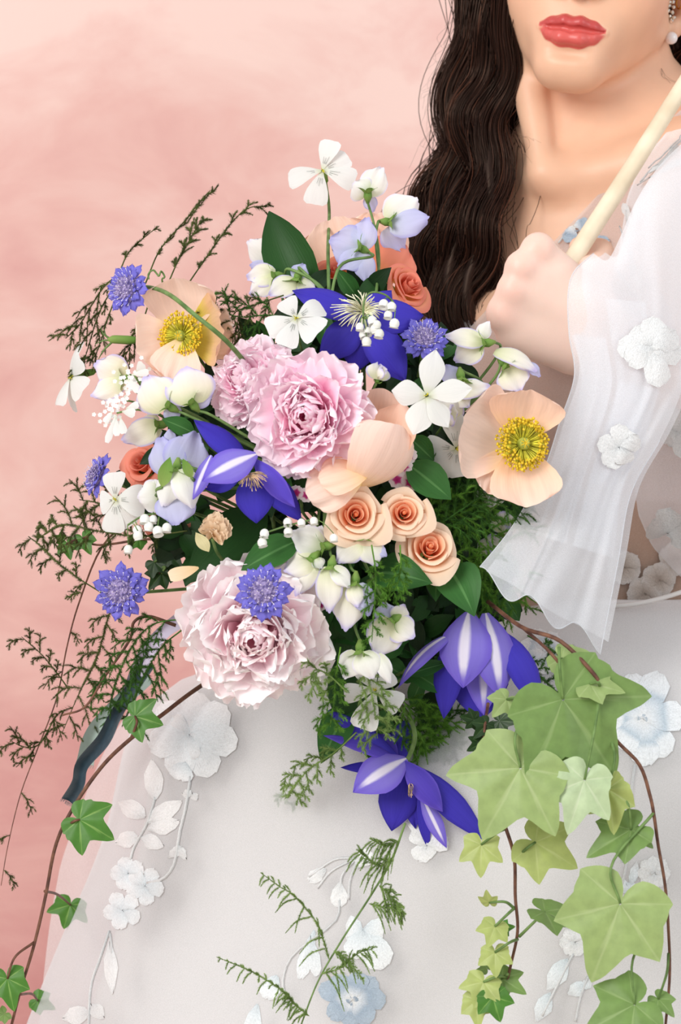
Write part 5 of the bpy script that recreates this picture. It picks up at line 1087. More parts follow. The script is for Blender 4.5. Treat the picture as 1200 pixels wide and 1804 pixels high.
leaf('mid green leaf tip between the scabiosa and the white spray', (530, 950, .0), (425, 1005, -.012), 62, (0, .4, .9), M_lf2, .004)
leaf('glossy heart-shaped leaf below the roses, left one', (668, 1008, .01), (762, 1028, -.006), 74, (0, .3, 1), M_lf2, .0, 'heart_leaf', prof='heart', sag=.12)
leaf('glossy heart-shaped leaf below the lowest rose, pointing down', (790, 1000, .004), (836, 1086, -.012), 84, (.1, .3, 1), M_lf2, -.002, 'heart_leaf', prof='heart', sag=.12)
leaf('small folded leaf between the two heart-shaped leaves', (770, 1000, .01), (768, 1060, .0), 42, (-.2, .2, 1), M_lf2, .004, 'heart_leaf', prof='heart')
leaf('dark leaf between the dianthus and the shaded white flower', (715, 815, .0), (795, 880, -.006), 66, (0, .3, 1), M_lf2, .02, 'small_leaf')
leaf('dark green leaf under the shaded white flower', (720, 770, .01), (765, 812, .0), 44, (0, .2, 1), M_lf2, .025, 'small_leaf')
leaf('long dark leaf in the gap right of the blush peony', (560, 1040, .01), (606, 1170, .02), 80, (0, .2, 1), M_lf, .035)
leaf('narrow dark leaf under the white spray', (545, 1010, .01), (640, 1060, .02), 70, (0, .2, 1), M_lf, .03)
leaf('green leaf hanging over the skirt left of the lowest clematis', (618, 1235, .02), (566, 1345, .0), 62, (-.2, .1, 1), M_lf2, .02, 'hanging_leaf')
leaf('dark leaf hanging below the fern covered white flower', (600, 1150, .02), (628, 1300, .02), 74, (0, .1, 1), M_lf, .035, 'hanging_leaf')
leaf('grey green narrow leaf beside the nodding clematis bell', (716, 1190, .0), (790, 1168, -.002), 30, (0, .4, .9), M_lf2, .015, 'small_leaf')
leaf('curved grey green leaf under the nodding clematis bell', (716, 1178, .004), (785, 1222, .0), 38, (0, .4, .9), M_lf2, .015, 'small_leaf')
leaf('green leaf between the cream sweet peas and the left clematis', (345, 765, .004), (285, 738, -.004), 34, (0, .3, 1), M_lf2, -.002, 'small_leaf')
leaf('green bract over the large pale lavender sweet pea', (285, 858, .0), (300, 805, -.006), 26, (0, .1, 1), M_calyx, -.022, 'small_leaf'); leaf('small green bract beside the cream hooded sweet pea', (338, 842, .0), (322, 808, -.006), 18, (0, .1, 1), M_calyx, -.022, 'small_leaf')
leaf('leaf over the coral rose at the left', (300, 790, .0), (246, 818, -.004), 30, (0, .3, 1), M_lf3, .006, 'small_leaf')
# leafy sprigs that fill the inside of the bouquet
rs = random.Random(11)
def sprig(label, spots, dy=.06, n=11, L=66):
    px, py, _ = spots[0]; y0 = dome(px, py) + dy; o = thing('leafy_sprig', label, 'foliage', P(px, py, y0), 'dark leafy sprigs inside the bouquet'); o['y0'] = y0
    for px, py, spread in spots:
        oy = dome(px, py) + dy - y0
        for k in range(n):
            a = rs.uniform(0, 6.28); r = rs.uniform(.1, 1) * spread; x, y = px + r * math.cos(a), py + r * math.sin(a); b = rs.uniform(0, 6.28)
            hp(o, (x, y, oy + rs.uniform(-.01, .01)), (x + L * math.cos(b), y + L * math.sin(b), oy + rs.uniform(-.015, .01)), L * rs.uniform(.5, .7), (rs.uniform(-.4, .4), rs.uniform(-.1, .6), 1), rs.choice([M_lf3, M_lf3, M_lf, M_lf2]), 'leaf', prof='leaf', sag=.08, cup=.12, nu=7, nv=9)
        for k in range(6):
            a = rs.uniform(0, 6.28); r = rs.uniform(.0, .8) * spread; x, y = px + r * math.cos(a), py + r * math.sin(a); b = rs.uniform(0, 6.28)
            hp(o, (x - 48 * math.cos(b), y - 48 * math.sin(b), oy + .035), (x + 48 * math.cos(b), y + 48 * math.sin(b), oy + rs.uniform(.03, .045)), 66, (rs.uniform(-.2, .2), .2, 1), M_lf3, 'leaf', prof='leaf', sag=.06, cup=.08, nu=7, nv=9)
        stem(o, P(px, py, y0 + oy), dirv(0, -.3, -.8), .0015)
for lab_, spots_ in (
 ('dark leaves behind the striped left clematis', [(350, 780, 60), (440, 800, 60), (300, 860, 40)]),
 ('dark leaves under the full pink peony', [(480, 900, 60), (420, 720, 60), (520, 640, 70)]),
 ('dark leaves in the gap above the low left scabiosa', [(330, 940, 46)]),
 ('dark leaves under the topmost blue clematis', [(600, 640, 60), (640, 530, 40), (690, 590, 40)]),
 ('dark leaves at the foot of the tall dark leaf', [(560, 560, 45)]),
 ('dark leaves behind the large white star flower', [(700, 730, 70), (780, 780, 60), (720, 660, 50), (780, 640, 40)]),
 ('dark leaves between the roses and the cupped apricot poppy', [(690, 870, 70), (620, 900, 60)]),
 ('dark leaves under the right peach poppy', [(800, 900, 60), (860, 860, 45), (880, 900, 40)]),
 ('dark leaves behind the white sweet pea spray', [(560, 990, 60), (660, 1000, 60), (560, 1060, 60)]),
 ('dark leaves below the lowest rose', [(740, 960, 60), (740, 1060, 60), (800, 1080, 50), (748, 1030, 40)]),
 ('dark leaves right of the blush peony', [(590, 1090, 60), (640, 1090, 60)]),
 ('dark leaves left of the nodding clematis bell', [(680, 1160, 60), (760, 1150, 60), (730, 1110, 50)]),
 ('dark leaves behind the hanging corner of the sheer sleeve', [(850, 960, 50), (820, 1040, 50), (850, 1060, 45)]),
 ('dark leaves under the nodding clematis bell', [(760, 1250, 50)]),
 ('dark leaves behind the lowest open clematis', [(640, 1250, 40)])): sprig(lab_, spots_)
# -- asparagus fern
M_f1 = flat_mat('fern_olive', (78, 92, 42), .7, .3, .2, 150, (100, 112, 56)); M_f2 = flat_mat('fern_green', (92, 148, 48), .7, .4, .2, 150, (124, 176, 70)); M_f3 = flat_mat('fern_deep', (60, 108, 40), .7, .35, .2, 150, (84, 134, 54)); M_f4 = flat_mat('fern_soft', (140, 172, 92), .7, .4, .12, 150, (160, 188, 112))
frs = np.random.default_rng(3)
def needles(path, ln, step, wd, ang=.8, taper=True):
    path = np.asarray(path); sl_ = np.r_[0, np.cumsum(np.linalg.norm(np.diff(path, axis=0), axis=1))]; n = max(3, int(sl_[-1] / step)); n2 = n * 8
    s = np.sort(frs.random(n2)) * sl_[-1]; p = np.stack([np.interp(s, sl_, path[:, i]) for i in range(3)], 1); T = np.gradient(path, axis=0); T /= np.linalg.norm(T, axis=1)[:, None]
    t = np.stack([np.interp(s, sl_, T[:, i]) for i in range(3)], 1); A = np.cross(t, [.2, .9, .4]); A /= np.linalg.norm(A, axis=1)[:, None]; Bv = np.cross(t, A); ph = frs.random(n2) * 6.28
    a = ang + frs.normal(0, .2, n2); rad = A * np.cos(ph)[:, None] + Bv * np.sin(ph)[:, None]; d = t * np.cos(a)[:, None] + rad * np.sin(a)[:, None]
    L = ln * 1.15 * frs.uniform(.6, 1.1, n2) * ((1 - .75 * (s / sl_[-1])**2) if taper else 1); q = np.cross(d, rad) + 1e-9; q /= np.linalg.norm(q, axis=1)[:, None]
    V = np.stack([p - q * wd / 2, p + q * wd / 2, p + d * L[:, None]], 1); return V.reshape(-1, 3)
def fern(label, pts, n, bl, nl, mt, dy=0., ang=.9, stem_mat=None, step=2.2, wd=1.25, sub=4, droop=.3, sides='both', r=.0006, group=None, start=.15, bare=None):
    """pts: stem (px, py[, extra depth]); n branches of length bl px; needles nl px"""
    P3 = [P(p[0], p[1], dome(p[0], p[1]) + dy + (p[2] if len(p) > 2 else 0)) for p in pts]; sp = smooth_path(P3, 40); y0 = sp[0][1]; k = (D + y0) / F
    o = thing('asparagus_fern', label, 'fern', P3[0], group); part('stem', tube(sp, r, r * .35, 5), stem_mat or mt, o)
    NV = []; br = []
    for i in range(n):
        t = start + (1 - start) * (i + .5) / n; j = min(38, int(t * 39)); c = sp[j]; T_ = unit(sp[j + 1] - sp[j]); S = unit(np.array([T_[2], 0, -T_[0]])) * (1 if i % 2 else -1); S = S * {'both': 1, 'one': (1 if i % 2 else -1), 'other': (-1 if i % 2 else 1)}[sides]
        f = math.sin(math.pi * min(1, .25 + .75 * (1 - t)))**.6 * frs.uniform(.7, 1.15); L = bl * k * f
        d = T_ * math.cos(ang) + S * math.sin(ang) + np.array([0, frs.uniform(-.4, .4), 0]); d = unit(d); bp = smooth_path([c, c + d * L * .5, c + unit(d + np.array([0, 0, -droop])) * L], 10); br.append(tube(bp, .00022, .00014, 3, False)); NV.append(needles(bp, nl * k, step * k, wd * k))
        for m_ in range(sub):
            jj = 3 + int(6 * m_ / max(1, sub)); b0 = bp[jj]; tb = unit(bp[min(9, jj + 1)] - bp[jj - 1]); sb_ = unit(np.array([tb[2], 0, -tb[0]])) * (1 if m_ % 2 else -1); d2 = unit(tb * .75 + sb_ * .6 + np.array([0, frs.uniform(-.5, .5), 0])); b2 = smooth_path([b0, b0 + d2 * L * .18, b0 + unit(d2 + [0, 0, -droop]) * L * .36], 6); NV.append(needles(b2, nl * k * .9, step * k, wd * k))
    if bare is None: NV.append(needles(sp[8:], nl * k * .8, step * k * 1.3, wd * k))
    if br: part('branchlets', join(br), mt, o, 'stuff')
    V = np.concatenate(NV); part('needles', (V, np.arange(len(V)).reshape(-1, 3)), mt, o, 'stuff')
    return o
kw = dict(nl=9, mt=M_f1, step=1.6, ang=.32, sub=1)
fern('dark wispy fern tip rising against the pink wall, longest at the top left', [(256, 500), (282, 440), (325, 390), (348, 360), (370, 336)], 7, 34, dy=.05, sides='one', droop=-.3, **kw)
fern('dark fern tip right of the longest wisp at the top left', [(296, 500), (318, 450), (336, 420), (354, 388)], 8, 46, dy=.05, droop=.2, **kw)
fern('dark fern tip arching over towards the tall dark leaf', [(328, 505), (352, 470), (380, 430), (412, 388), (440, 366), (474, 364)], 9, 30, dy=.05, **kw)
fern('short dark fern tip behind the upper left scabiosa', [(210, 480), (226, 446), (252, 420), (280, 398)], 4, 24, dy=.04, **kw)
kw = dict(nl=8, mt=M_f1, step=1.6, ang=.45, sub=2)
fern('dark fern strand drooping left of the upper left scabiosa', [(225, 478), (188, 500), (160, 540), (140, 572), (116, 596)], 10, 50, dy=.03, **kw)
fern('dark fern strand drooping below the upper left scabiosa', [(205, 500), (180, 540), (165, 580), (150, 630), (142, 650)], 8, 46, dy=.035, **kw)
fern('thin dark fern strand hanging beside the slim green bud', [(210, 510), (190, 560), (178, 600), (165, 630), (142, 640)], 7, 40, dy=.04, **kw)
fern('dark fern spray between the bud and the upper poppy', [(262, 535), (250, 570), (232, 605), (220, 630)], 9, 40, dy=.03, **kw)
fern('dark fern sprig left of the cream sweet pea pair at the top', [(520, 560), (470, 555), (420, 558), (374, 540)], 10, 60, 10, M_f3, dy=.02)
fern('dark feathery fern over the pale lilac peony', [(500, 520), (455, 535), (415, 550), (400, 580)], 9, 60, 10, M_f1, dy=.02)
kw = dict(nl=9, mt=M_f1, step=1.7, ang=.8, sub=3)
fern('dark fern spray spreading left under the white flower', [(330, 935), (250, 945), (170, 935), (110, 925), (66, 950)], 15, 64, dy=.03, **kw)
fern('dark fern spray left of the coral rose, reaching up', [(280, 950), (220, 930), (180, 890), (140, 880)], 10, 56, dy=.035, **kw)
fern('dark fern twig hanging at the left edge above the low scabiosa', [(180, 1045), (140, 1020), (100, 990), (75, 965), (50, 945)], 9, 44, dy=.04, **kw)
fern('long thin fern stem falling down the left edge with small tufts', [(250, 900), (182, 960), (140, 1060), (118, 1140), (100, 1230), (66, 1320), (36, 1400), (14, 1490), (2, 1560)], 9, 52, 9, M_f1, dy=.045, bare=1, start=.1, sub=4, r=.0008, stem_mat=M_dstem)
fern('dark fern tuft at the far left by the pink wall', [(118, 1210), (96, 1180), (70, 1150), (38, 1122)], 9, 36, dy=.045, **kw)
fern('fern tuft at the lower left beside the teal ribbon', [(98, 1262), (70, 1310), (44, 1316), (20, 1306)], 7, 36, dy=.04, **kw)
fern('fern spray falling past the low left scabiosa', [(215, 1010), (190, 1090), (170, 1160), (140, 1220), (110, 1290)], 14, 70, dy=.03, **kw)
fern('fern spray falling between the scabiosa and the blush peony', [(330, 1090), (270, 1100), (232, 1140), (205, 1200), (190, 1260)], 16, 74, 9, M_f3, dy=.01, ang=.7, sub=3, step=1.7)
fern('green fern over the edge of the white skirt at the left', [(320, 1110), (285, 1140), (255, 1190), (215, 1280)], 14, 64, 9, M_f3, dy=.02, ang=.7, sub=3, step=1.7)
o = thing('vine_stem', 'dark curving stem below the low left scabiosa', 'stem', P(310, 1100, -.2)); part('stem', tube(smooth_path([P(x, y, -.215) for x, y in ((310, 1102), (262, 1086), (236, 1096), (228, 1128), (186, 1190), (150, 1245), (110, 1260))], 40), .0013, .0007, 6), M_dstem, o)
# the green fern inside and below
kw = dict(nl=10, step=1.8, sub=3, ang=.8)
for i, (lab, pts, n_, bl_, mt_, dy_) in enumerate((
 ('feathery green fern below the right peach poppy', [(720, 960), (780, 920), (840, 880), (890, 850)], 18, 90, M_f3, .015),
 ('feathery green fern right of the lowest rose', [(720, 900), (790, 900), (850, 930), (900, 960)], 18, 90, M_f2, .022),
 ('deep green fern behind the roses', [(690, 880), (750, 850), (810, 830), (860, 850)], 16, 80, M_f3, .03),
 ('green fern under the sheer sleeve corner', [(780, 960), (830, 990), (870, 1020), (910, 1080)], 16, 80, M_f2, .02),
 ('dense green fern mass below the nodding clematis bell', [(690, 1210), (730, 1260), (770, 1310), (790, 1380)], 22, 110, M_f2, .02),
 ('deep green fern left of the dark ivy tuft', [(700, 1230), (760, 1270), (820, 1290), (860, 1320)], 18, 90, M_f3, .03),
 ('fern fan spreading over the skirt under the bell', [(720, 1260), (760, 1330), (800, 1390)], 18, 90, M_f2, .012),
 ('bright light green fern tassel below the left rose', [(655, 960), (662, 1010), (660, 1060), (655, 1130)], 12, 34, M_f2, -.02),
 ('bright green fern tassel below the middle rose', [(705, 960), (706, 1000), (700, 1030), (690, 1050)], 10, 34, M_f2, -.02),
 ('light green fern tip beside the blush peony', [(600, 1140), (592, 1190), (588, 1240), (582, 1280)], 10, 46, M_f2, -.02),
 ('soft fern curl over the edge of the blush peony', [(612, 1220), (580, 1190), (556, 1180), (548, 1200), (560, 1230)], 9, 34, M_f4, -.028),
 ('soft fern lying across the white flower', [(640, 1150), (650, 1200), (660, 1250), (665, 1300)], 12, 60, M_f4, -.022),
 ('fern frond curving left over the skirt', [(628, 1290), (590, 1325), (545, 1355), (515, 1390), (498, 1426)], 14, 52, M_f4, .0),
 ('small fern tip under the lowest clematis', [(700, 1400), (690, 1450), (650, 1475), (636, 1500)], 8, 40, M_f2, .0),
 ('green fern over the big ivy leaf at the right', [(900, 1150), (950, 1190), (1000, 1240), (1040, 1300)], 14, 60, M_f3, -.03),
 ('fern tip hanging by the pale ivy leaf', [(1030, 1350), (1045, 1400), (1056, 1450), (1058, 1480)], 8, 26, M_f2, -.045),
 ('fern sprig above the right-hand ivy stem', [(930, 1120), (980, 1150), (1020, 1175), (1045, 1190)], 10, 44, M_f3, -.01))):
    fern(lab, pts, n_, bl_, mt=mt_, dy=dy_, **kw)
def frond_at(label, main, sides, y):
    o = thing('asparagus_fern', label, 'fern', P(*main[0], y)); part('stem', tube(smooth_path([P(a, b, y) for a, b in main], 50), .0009, .0006, 6), M_stem, o); NV = []; br = []; k = (D + y) / F
    for pts, hang in sides:
        bp = smooth_path([P(a, b, y - .004) for a, b in pts], 26); br.append(tube(bp, .0003, .0002, 4)); NV.append(needles(bp, 8 * k, 1.5 * k, 1.4 * k, .6))
        for j in range(2, 25, 2):
            for s_ in (1, -1):
                L = hang * 1.35 * k * frs.uniform(.35, 1.15) * (1 - .6 * j / 26); t = unit(bp[j + 1] - bp[j - 1]); d = unit(t * frs.uniform(.3, .9) + np.array([frs.uniform(-.3, .3), frs.uniform(-.4, .4), -1 if s_ > 0 else .6]) * .8)
                if s_ < 0: L *= .4
                b2 = smooth_path([bp[j], bp[j] + d * L * .5, bp[j] + unit(d + [0, 0, -.3]) * L], 8); br.append(tube(b2, .0002, .00014, 3, False)); NV.append(needles(b2, 7 * k, 1.5 * k, 1.3 * k, .6))
    V = np.concatenate(NV); part('branchlets', join(br), M_f4, o, 'stuff'); part('needles', (V, np.arange(len(V)).reshape(-1, 3)), M_f4, o, 'stuff')
frond_at('long fern frond hanging over the lower skirt', [(714, 1450), (690, 1515), (655, 1575), (600, 1660), (560, 1730), (528, 1812)],
 [([(694, 1510), (668, 1525), (645, 1510), (632, 1500)], 60), ([(705, 1480), (680, 1490), (655, 1480)], 50), ([(650, 1592), (675, 1598), (700, 1600), (708, 1612)], 46), ([(668, 1560), (690, 1580), (705, 1600)], 50),
  ([(580, 1690), (560, 1630), (520, 1580), (490, 1560), (460, 1538)], 46), ([(566, 1716), (600, 1705), (630, 1680), (656, 1672)], 50), ([(588, 1675), (610, 1690), (640, 1725)], 24), ([(520, 1770), (490, 1740), (440, 1710), (382, 1686)], 30), ([(545, 1790), (520, 1770), (505, 1750)], 30)], -.335)

# -- ivy
def ivy_mat(name, c, vein, rough=.42, trans=.22):
    m, nt = new_mat(name); at = nd(nt, 'Attribute', attribute_name='vein').outputs[2]; co = nd(nt, 'TexCoord').outputs['Object']
    nz = nd(nt, 'TexNoise', {'Vector': co, 'Scale': 140.0, 'Detail': 4.0}).outputs[0]; col = nd(nt, 'HueSaturation', {'Color': lin(c), 'Value': math_(nt, 'ADD', math_(nt, 'MULTIPLY', math_(nt, 'SUBTRACT', nz, .5), .5), 1.0)}).outputs[0]
    col = mixc(nt, at, col, lin(vein)); leafy(nt, col, trans, rough, .35, nz, .2); return m
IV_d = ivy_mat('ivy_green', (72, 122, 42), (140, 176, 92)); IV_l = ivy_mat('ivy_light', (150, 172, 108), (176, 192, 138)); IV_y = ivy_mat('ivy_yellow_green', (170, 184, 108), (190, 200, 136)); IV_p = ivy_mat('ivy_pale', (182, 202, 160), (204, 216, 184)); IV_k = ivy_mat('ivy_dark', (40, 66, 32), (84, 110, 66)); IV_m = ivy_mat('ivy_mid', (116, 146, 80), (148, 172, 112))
def ivy_geo(c, tip, n, droop=.15, fold=.12, seed=0, lob=(1, .80, .56), w=1.):
    c = np.asarray(c, float); tip = np.asarray(tip, float); L = np.linalg.norm(tip - c); a = (tip - c) / L; n = np.asarray(n, float); n = unit(n - a * (n @ a)); s = np.cross(a, n); r_ = random.Random(seed)
    l1, l2 = lob[1] * r_.uniform(.9, 1.1), lob[2] * r_.uniform(.85, 1.15); half = [(0, 1.0), (6, .90), (14, .74), (23, .62), (29, .58), (36, .62), (46, l1 * .90), (52, l1), (59, l1 * .90), (72, .58), (82, .52), (92, .53), (104, l2 * .92), (112, l2), (122, l2 * .93), (140, .46), (160, .36), (174, .16), (180, .08)]; key = [(-a_, b_) for a_, b_ in half[:0:-1]] + half
    vein = [-112, -52, 0, 52, 112]; an = sorted(set(list(np.linspace(-180, 180, 49)) + [v + d for v in vein for d in (-5, -1.6, 0, 1.6, 5)])); an = np.array(an)
    ka = np.array([k[0] for k in key]); kr = np.array([k[1] for k in key]); rr = np.interp(an, ka, kr)
    for v, rv in zip(vein, (l2, l1, 1., l1, l2)): rr = np.where(np.abs(an - v) < 12, rr - .0 , rr)
    rings = np.array([.02, .2, .45, .72, 1.]); th = np.radians(an); V = []; vn = []
    for q in rings:
        x = q * rr * np.cos(th); y = q * rr * np.sin(th) * w; z = -droop * (q * rr)**2 + fold * q * rr * (.5 - .5 * np.cos(np.minimum.reduce([np.abs(an - v) for v in vein]) / 28 * math.pi)) * .6 + fold * .5 * np.abs(y)
        V.append(c + L * (x[:, None] * a + y[:, None] * s + z[:, None] * n)); vn.append(np.where(np.min([np.abs(an - v) for v in vein], axis=0) < .9 / max(q, .3), (1 - .6 * q) * .8, 0))
    return np.concatenate(V), gridf(5, len(an)), None, {'vein': np.concatenate(vn)}
def vine(label, path, leaves, y, r=.0016, mat_=None, r1=None, name='ivy_vine'):
    """leaves: (junction, tip, material, normal, point on the vine, depth offset)"""
    P3 = [P(p[0], p[1], y + (p[2] if len(p) > 2 else 0)) for p in path]; sp = smooth_path(P3, 70); o = thing(name, label, 'ivy', P3[0], 'trailing ivy'); part('stem', tube(sp, r, r1 or r * .6, 7), mat_ or M_dstem, o)
    for i, lf in enumerate(leaves):
        j, t, mt, n = lf[:4]; at = lf[4]; oy = lf[5] if len(lf) > 5 else 0.; kw_ = lf[6] if len(lf) > 6 else {}
        jp = P(j[0], j[1], y + oy); tp = P(t[0], t[1], y + oy + kw_.get('ty', -.006)); lo = part('leaf', ivy_geo(jp, tp, dirv(*n), kw_.get('droop', .15), kw_.get('fold', .12), int(j[0]), w=kw_.get('w', 1.)), mt, o)
        if at: part('petiole', tube(smooth_path([P(at[0], at[1], y), P((at[0] + j[0]) / 2 + kw_.get('bx', 6), (at[1] + j[1]) / 2 + kw_.get('by', -6), y + oy * .6 - .006), jp], 14), .0011, .0008, 6), kw_.get('pm', M_stem if mt not in (IV_d,) else M_dstem), lo)
    return o
N0 = (0, .2, 1)
vine('dark ivy vine trailing down the left edge past the teal ribbon', [(372, 1196, .06), (330, 1225, .04), (290, 1256, .03), (232, 1300, .02), (180, 1350, .01), (128, 1425), (98, 1490), (80, 1580), (60, 1665), (36, 1745), (18, 1815)],
 [((238, 1262), (286, 1276), IV_d, (0, .2, 1), (232, 1298), .0, dict(w=1.15)), ((140, 1444), (200, 1478), IV_d, (.1, .2, 1), (108, 1462), -.01, dict(w=1.1)), ((124, 1594), (112, 1636), IV_d, (0, .1, 1), (79, 1570), .22, dict(bx=0, w=1.25)), ((13, 1724), (24, 1782), IV_d, (0, .1, 1), (60, 1660), -.01, dict(bx=-10)), ((66, 1762), (96, 1778), IV_d, (0, .1, 1), (34, 1752), .2), ((8, 1786), (-10, 1800), IV_m, (0, .1, 1), None, -.006)], -.235, .0017)
vine('main ivy vine at the right with the largest pale green leaves', [(860, 1060, .09), (920, 1105, .03), (985, 1128, .01), (1040, 1180), (1060, 1215), (1078, 1292), (1126, 1346), (1145, 1400), (1153, 1440), (1160, 1490), (1172, 1560), (1178, 1640), (1180, 1720), (1172, 1815)],
 [((917, 1353), (848, 1478), IV_l, (-.1, .3, 1), (930, 1245), -.012, dict(bx=-16, by=0, w=1.15)), ((992, 1232), (1090, 1366), IV_m, (.1, .2, 1), (985, 1140), -.004, dict(w=1.2, bx=-2)), ((1030, 1374), (1000, 1470), IV_p, (-.1, .2, 1), (1058, 1215), -.018, dict(w=.9, bx=2, by=0)), ((1070, 1390), (1086, 1470), IV_y, (.2, .2, .8), (1076, 1300), -.008, dict(fold=.4, w=.9, bx=10)),
  ((1112, 1462), (1032, 1505), IV_m, (0, .6, .7), (1090, 1390), -.004, dict(w=.9)), ((1120, 1470), (1152, 1492), IV_m, (.3, .3, .8), None, .002), ((1093, 1592), (1042, 1732), IV_l, (-.1, .15, 1), (1152, 1432), -.02, dict(w=1.1, bx=-44, by=10)), ((1118, 1770), (1030, 1815), IV_m, (0, .5, .8), (1176, 1598), -.02, dict(w=1.1, bx=-30, by=0)), ((1160, 1760), (1190, 1790), IV_m, (.2, .5, .8), (1178, 1680), -.01),
  ((1040, 1205), (1102, 1216), IV_l, (.1, .5, .8), (1057, 1212), -.002, dict(w=.9)), ((893, 1232), (868, 1262), IV_l, (0, .3, 1), (930, 1240), .006, dict(w=1.1)), ((1010, 1300), (940, 1330), IV_m, (0, .2, 1), None, .008)], -.375, .0015)
vine('second woody ivy stem passing behind the big leaves at the right', [(920, 1105, .03), (970, 1150), (998, 1190), (1030, 1260), (1066, 1300), (1090, 1380)], [((990, 1160), (1040, 1195), IV_l, (.1, .3, .9), (998, 1190), .006)], -.365, .0012)
vine('reddish ivy vine hanging down the middle right with small leaves', [(840, 1300, .06), (868, 1390, .02), (890, 1455), (906, 1510), (908, 1580), (912, 1640), (900, 1700), (886, 1760), (884, 1775)],
 [((943, 1484), (1019, 1528), IV_y, (0, .3, 1), (908, 1512), -.004, dict(w=1.1)), ((848, 1488), (846, 1546), IV_y, (-.2, .2, 1), (890, 1460), .0), ((950, 1470), (962, 1440), IV_m, (0, .3, .9), None, .01), ((862, 1590), (856, 1570), IV_y, (-.3, .1, .9), (906, 1600), .0), ((872, 1632), (860, 1668), IV_y, (0, .2, 1), (906, 1600), -.008, dict(w=1.2)), ((886, 1636), (906, 1632), IV_d, (0, .3, .9), None, .004), ((872, 1678), (874, 1722), IV_y, (-.1, .2, 1), (912, 1655), -.008, dict(w=1.1)),
  ((960, 1606), (1035, 1638), IV_m, (0, .93, .36), (915, 1650), -.006), ((852, 1730), (836, 1775), IV_y, (-.2, .2, 1), (893, 1722), -.006, dict(w=1.2)), ((884, 1724), (928, 1750), IV_m, (0, .4, .9), (893, 1720), .0, dict(w=.9)), ((868, 1756), (882, 1800), IV_d, (0, .2, 1), None, -.01, dict(w=1.2)), ((840, 1762), (842, 1812), IV_y, (-.2, .1, 1), (884, 1762), -.004), ((858, 1706), (846, 1690), IV_m, (0, .2, 1), None, .006)], -.355, .0014)
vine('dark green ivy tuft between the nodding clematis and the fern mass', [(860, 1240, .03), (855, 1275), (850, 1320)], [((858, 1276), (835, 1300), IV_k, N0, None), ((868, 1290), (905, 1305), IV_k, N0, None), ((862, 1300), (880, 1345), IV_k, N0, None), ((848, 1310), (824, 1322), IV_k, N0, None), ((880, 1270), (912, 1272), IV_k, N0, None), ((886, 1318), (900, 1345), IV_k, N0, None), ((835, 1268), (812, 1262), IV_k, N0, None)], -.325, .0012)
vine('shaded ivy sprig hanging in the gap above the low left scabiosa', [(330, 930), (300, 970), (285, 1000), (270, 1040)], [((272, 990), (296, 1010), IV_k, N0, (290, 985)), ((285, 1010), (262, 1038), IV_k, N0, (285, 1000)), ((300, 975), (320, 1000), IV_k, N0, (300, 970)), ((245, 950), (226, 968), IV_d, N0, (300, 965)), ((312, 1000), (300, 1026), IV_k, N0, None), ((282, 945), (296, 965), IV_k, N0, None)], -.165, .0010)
vine('small green ivy sprig under the fern at the far left', [(250, 950), (180, 960), (140, 955), (100, 965)], [((118, 958), (124, 985), IV_d, N0, (135, 956)), ((146, 948), (160, 976), IV_d, N0, (150, 956)), ((108, 950), (96, 944), IV_d, N0, None)], -.16, .0010)

# -- ribbons
def velvet(name, c, c2):
    m, nt = new_mat(name); nz = nd(nt, 'TexNoise', {'Vector': nd(nt, 'TexCoord').outputs['Object'], 'Scale': 260.0, 'Detail': 3.0}).outputs[0]
    pr = nd(nt, 'BsdfPrincipled', {'Base Color': mixc(nt, nz, lin(c), lin(c2)), 'Roughness': .8, 'Sheen Weight': .4}); b = nd(nt, 'Bump', {'Height': nz, 'Strength': .3, 'Distance': .001}); nt.links.new(b.outputs[0], pr.inputs['Normal']); out(nt, pr.outputs[0]); return m
def ribbon(label, pts, wd, mt, y, fr_=True):
    c = smooth_path([P(a, b, y + d) for a, b, d in pts], 40); T_ = np.gradient(c, axis=0); T_ /= np.linalg.norm(T_, axis=1)[:, None]; ph = np.linspace(0, 3, 40)
    S = np.stack([unit(np.cross(t, [0, -1, 0]) + np.array([0, .5 * math.sin(q * 2), 0])) for t, q in zip(T_, ph)]); u = np.linspace(-1, 1, 9); w_ = PX(wd) / 2
    V = c[:, None] + S[:, None] * u[None, :, None] * w_ + np.array([0, .003, 0]) * np.cos(u * 2.4)[None, :, None]; V2 = V + np.array([0, .0006, 0]); n = 40 * 9
    f = gridf(40, 9); rim = [i for i in range(9)] + [i * 9 + 8 for i in range(1, 40)] + [39 * 9 + i for i in range(7, -1, -1)] + [i * 9 for i in range(38, 0, -1)]
    fs = f.tolist() + (f[:, ::-1] + n).tolist() + [[a, b, b + n, a + n] for a, b in zip(rim, rim[1:] + rim[:1])]
    o = thing('ribbon', label, 'ribbon', c[0]); part('band', (np.concatenate([V.reshape(-1, 3), V2.reshape(-1, 3)]), fs), mt, o)
    g = []
    for k in range(26): p = c[-1] + S[-1] * w_ * (k / 12.5 - 1); g.append(tube([p, p + T_[-1] * PX(random.uniform(4, 9)) + S[-1] * random.uniform(-.0006, .0006)], .00014, ns=3))
    if fr_: part('frayed_end', join(g), mt, o, 'stuff')
M_teal = velvet('teal_velvet', (18, 40, 54), (34, 62, 76))
ribbon('dark teal velvet ribbon with a frayed end hanging at the left', [(262, 1168, .03), (228, 1220, .01), (203, 1262, 0), (182, 1304, -.004), (146, 1346, .004), (138, 1380, -.004), (120, 1412, .002)], 27, M_teal, -.18)
ribbon('lavender silk ribbon at the edge of the lap', [(320, 1090, .03), (282, 1120, .02), (248, 1170, .01), (226, 1230, 0)], 30, velvet('lavender_silk', (196, 184, 206), (212, 202, 220)), -.165)
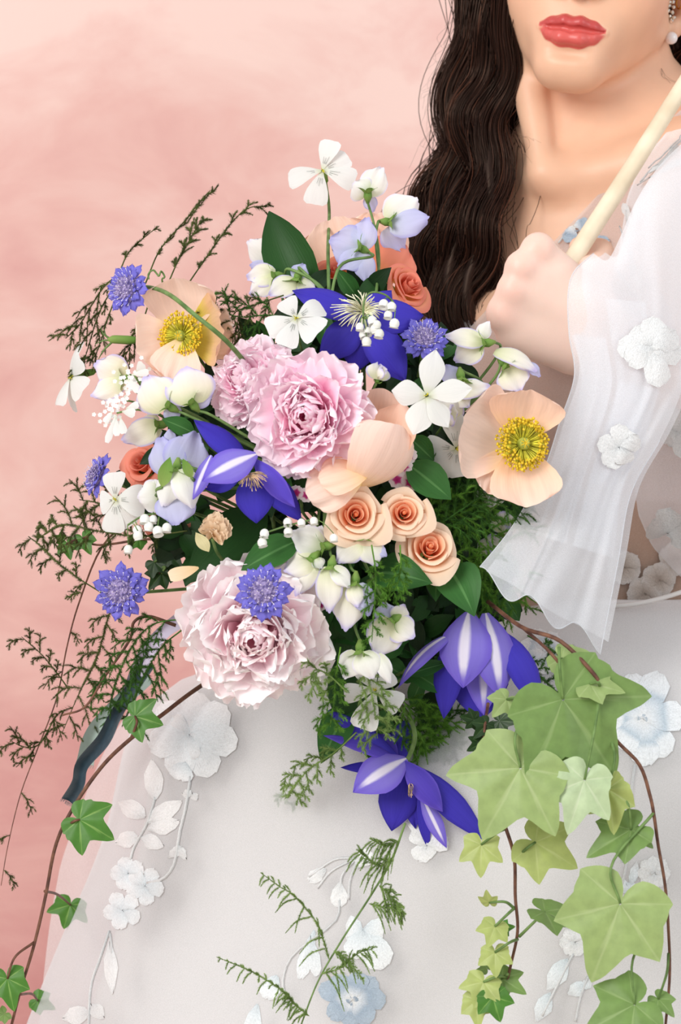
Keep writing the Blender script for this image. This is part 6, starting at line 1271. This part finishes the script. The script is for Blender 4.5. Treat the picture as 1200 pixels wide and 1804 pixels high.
ribbon('grey blue ribbon end behind the teal ribbon', [(260, 1190, .02), (200, 1250, .0), (162, 1300, 0), (150, 1345, .004)], 34, velvet('grey_blue_silk', (140, 158, 150), (160, 176, 168)), -.13)

# -- the rod in her fist and the earring
o = thing('wooden_rod', 'slim ivory wooden rod held in the raised fist, slanting over her shoulder', 'rod', P(1015, 448, -.128))
rp = smooth_path([P(950, 560, -.150), P(1015, 448, -.131), P(1100, 316, -.122), P(1192, 170, -.112), P(1420, -190, -.085)], 40)
M_rod = flat_mat('ivory_wood', (226, 208, 178), .45, 0, .05, 30, (236, 222, 196)); part('shaft', tube(rp, .0074, .0058, 18), M_rod, o)
part('collar', tube([rp[5] + (rp[6] - rp[5]) * f for f in (0, .04)], .0086, ns=18), M_rod, o)
part('cap', ball(rp[-1], .0075, 14, 8), M_rod, o)
def metal(name, c, r=.18):
    m, nt = new_mat(name); out(nt, nd(nt, 'BsdfPrincipled', {'Base Color': lin(c), 'Metallic': 1.0, 'Roughness': r}).outputs[0]); return m
M_silver = metal('silver', (226, 222, 214)); M_gold = metal('gold', (226, 176, 84))
y_e = .022; o = thing('earring', 'drop earring with a crystal chain and a white pearl', 'earring', P(1181, 10, y_e))
def loop(c, r, rt, fr, n=20): return tube([c + fr @ np.array([r * math.cos(a), r * math.sin(a), 0]) for a in np.linspace(0, 6.283, n)], rt, ns=6, cap=False)
for i, (x, y) in enumerate(((1180, 10), (1187, 13), (1178, 19), (1185, 22), (1180, 29), (1187, 31), (1183, 37), (1180, 4), (1186, 4))): part('crystal', lathe([(.0002, .0019), (.0013, .0013), (.0019, .0), (.0012, -.0014), (.0002, -.0019)], P(x, y, y_e - .003 - .0008 * (i % 2)), rotm('X', .6 + i) @ rotm('Z', i), 6), M_silver, o, smooth=False)
for x, y in ((1182, 43), (1183, 50), (1182, 55)): part('link', loop(P(x, y, y_e), .0016, .0004, frame((.5 * (y % 2), 1, .2))), M_silver, o)
m, nt = new_mat('pearl'); out(nt, nd(nt, 'BsdfPrincipled', {'Base Color': lin((232, 226, 226)), 'Roughness': .18, 'Coat Weight': .6, 'Specular IOR Level': .6}).outputs[0])
part('pearl', ball(P(1183, 67, y_e), .0051, 22, 14), m, o)
part('hoop', loop(P(1197, 4, y_e), .0052, .0007, frame((1, .3, 0))), M_gold, o)
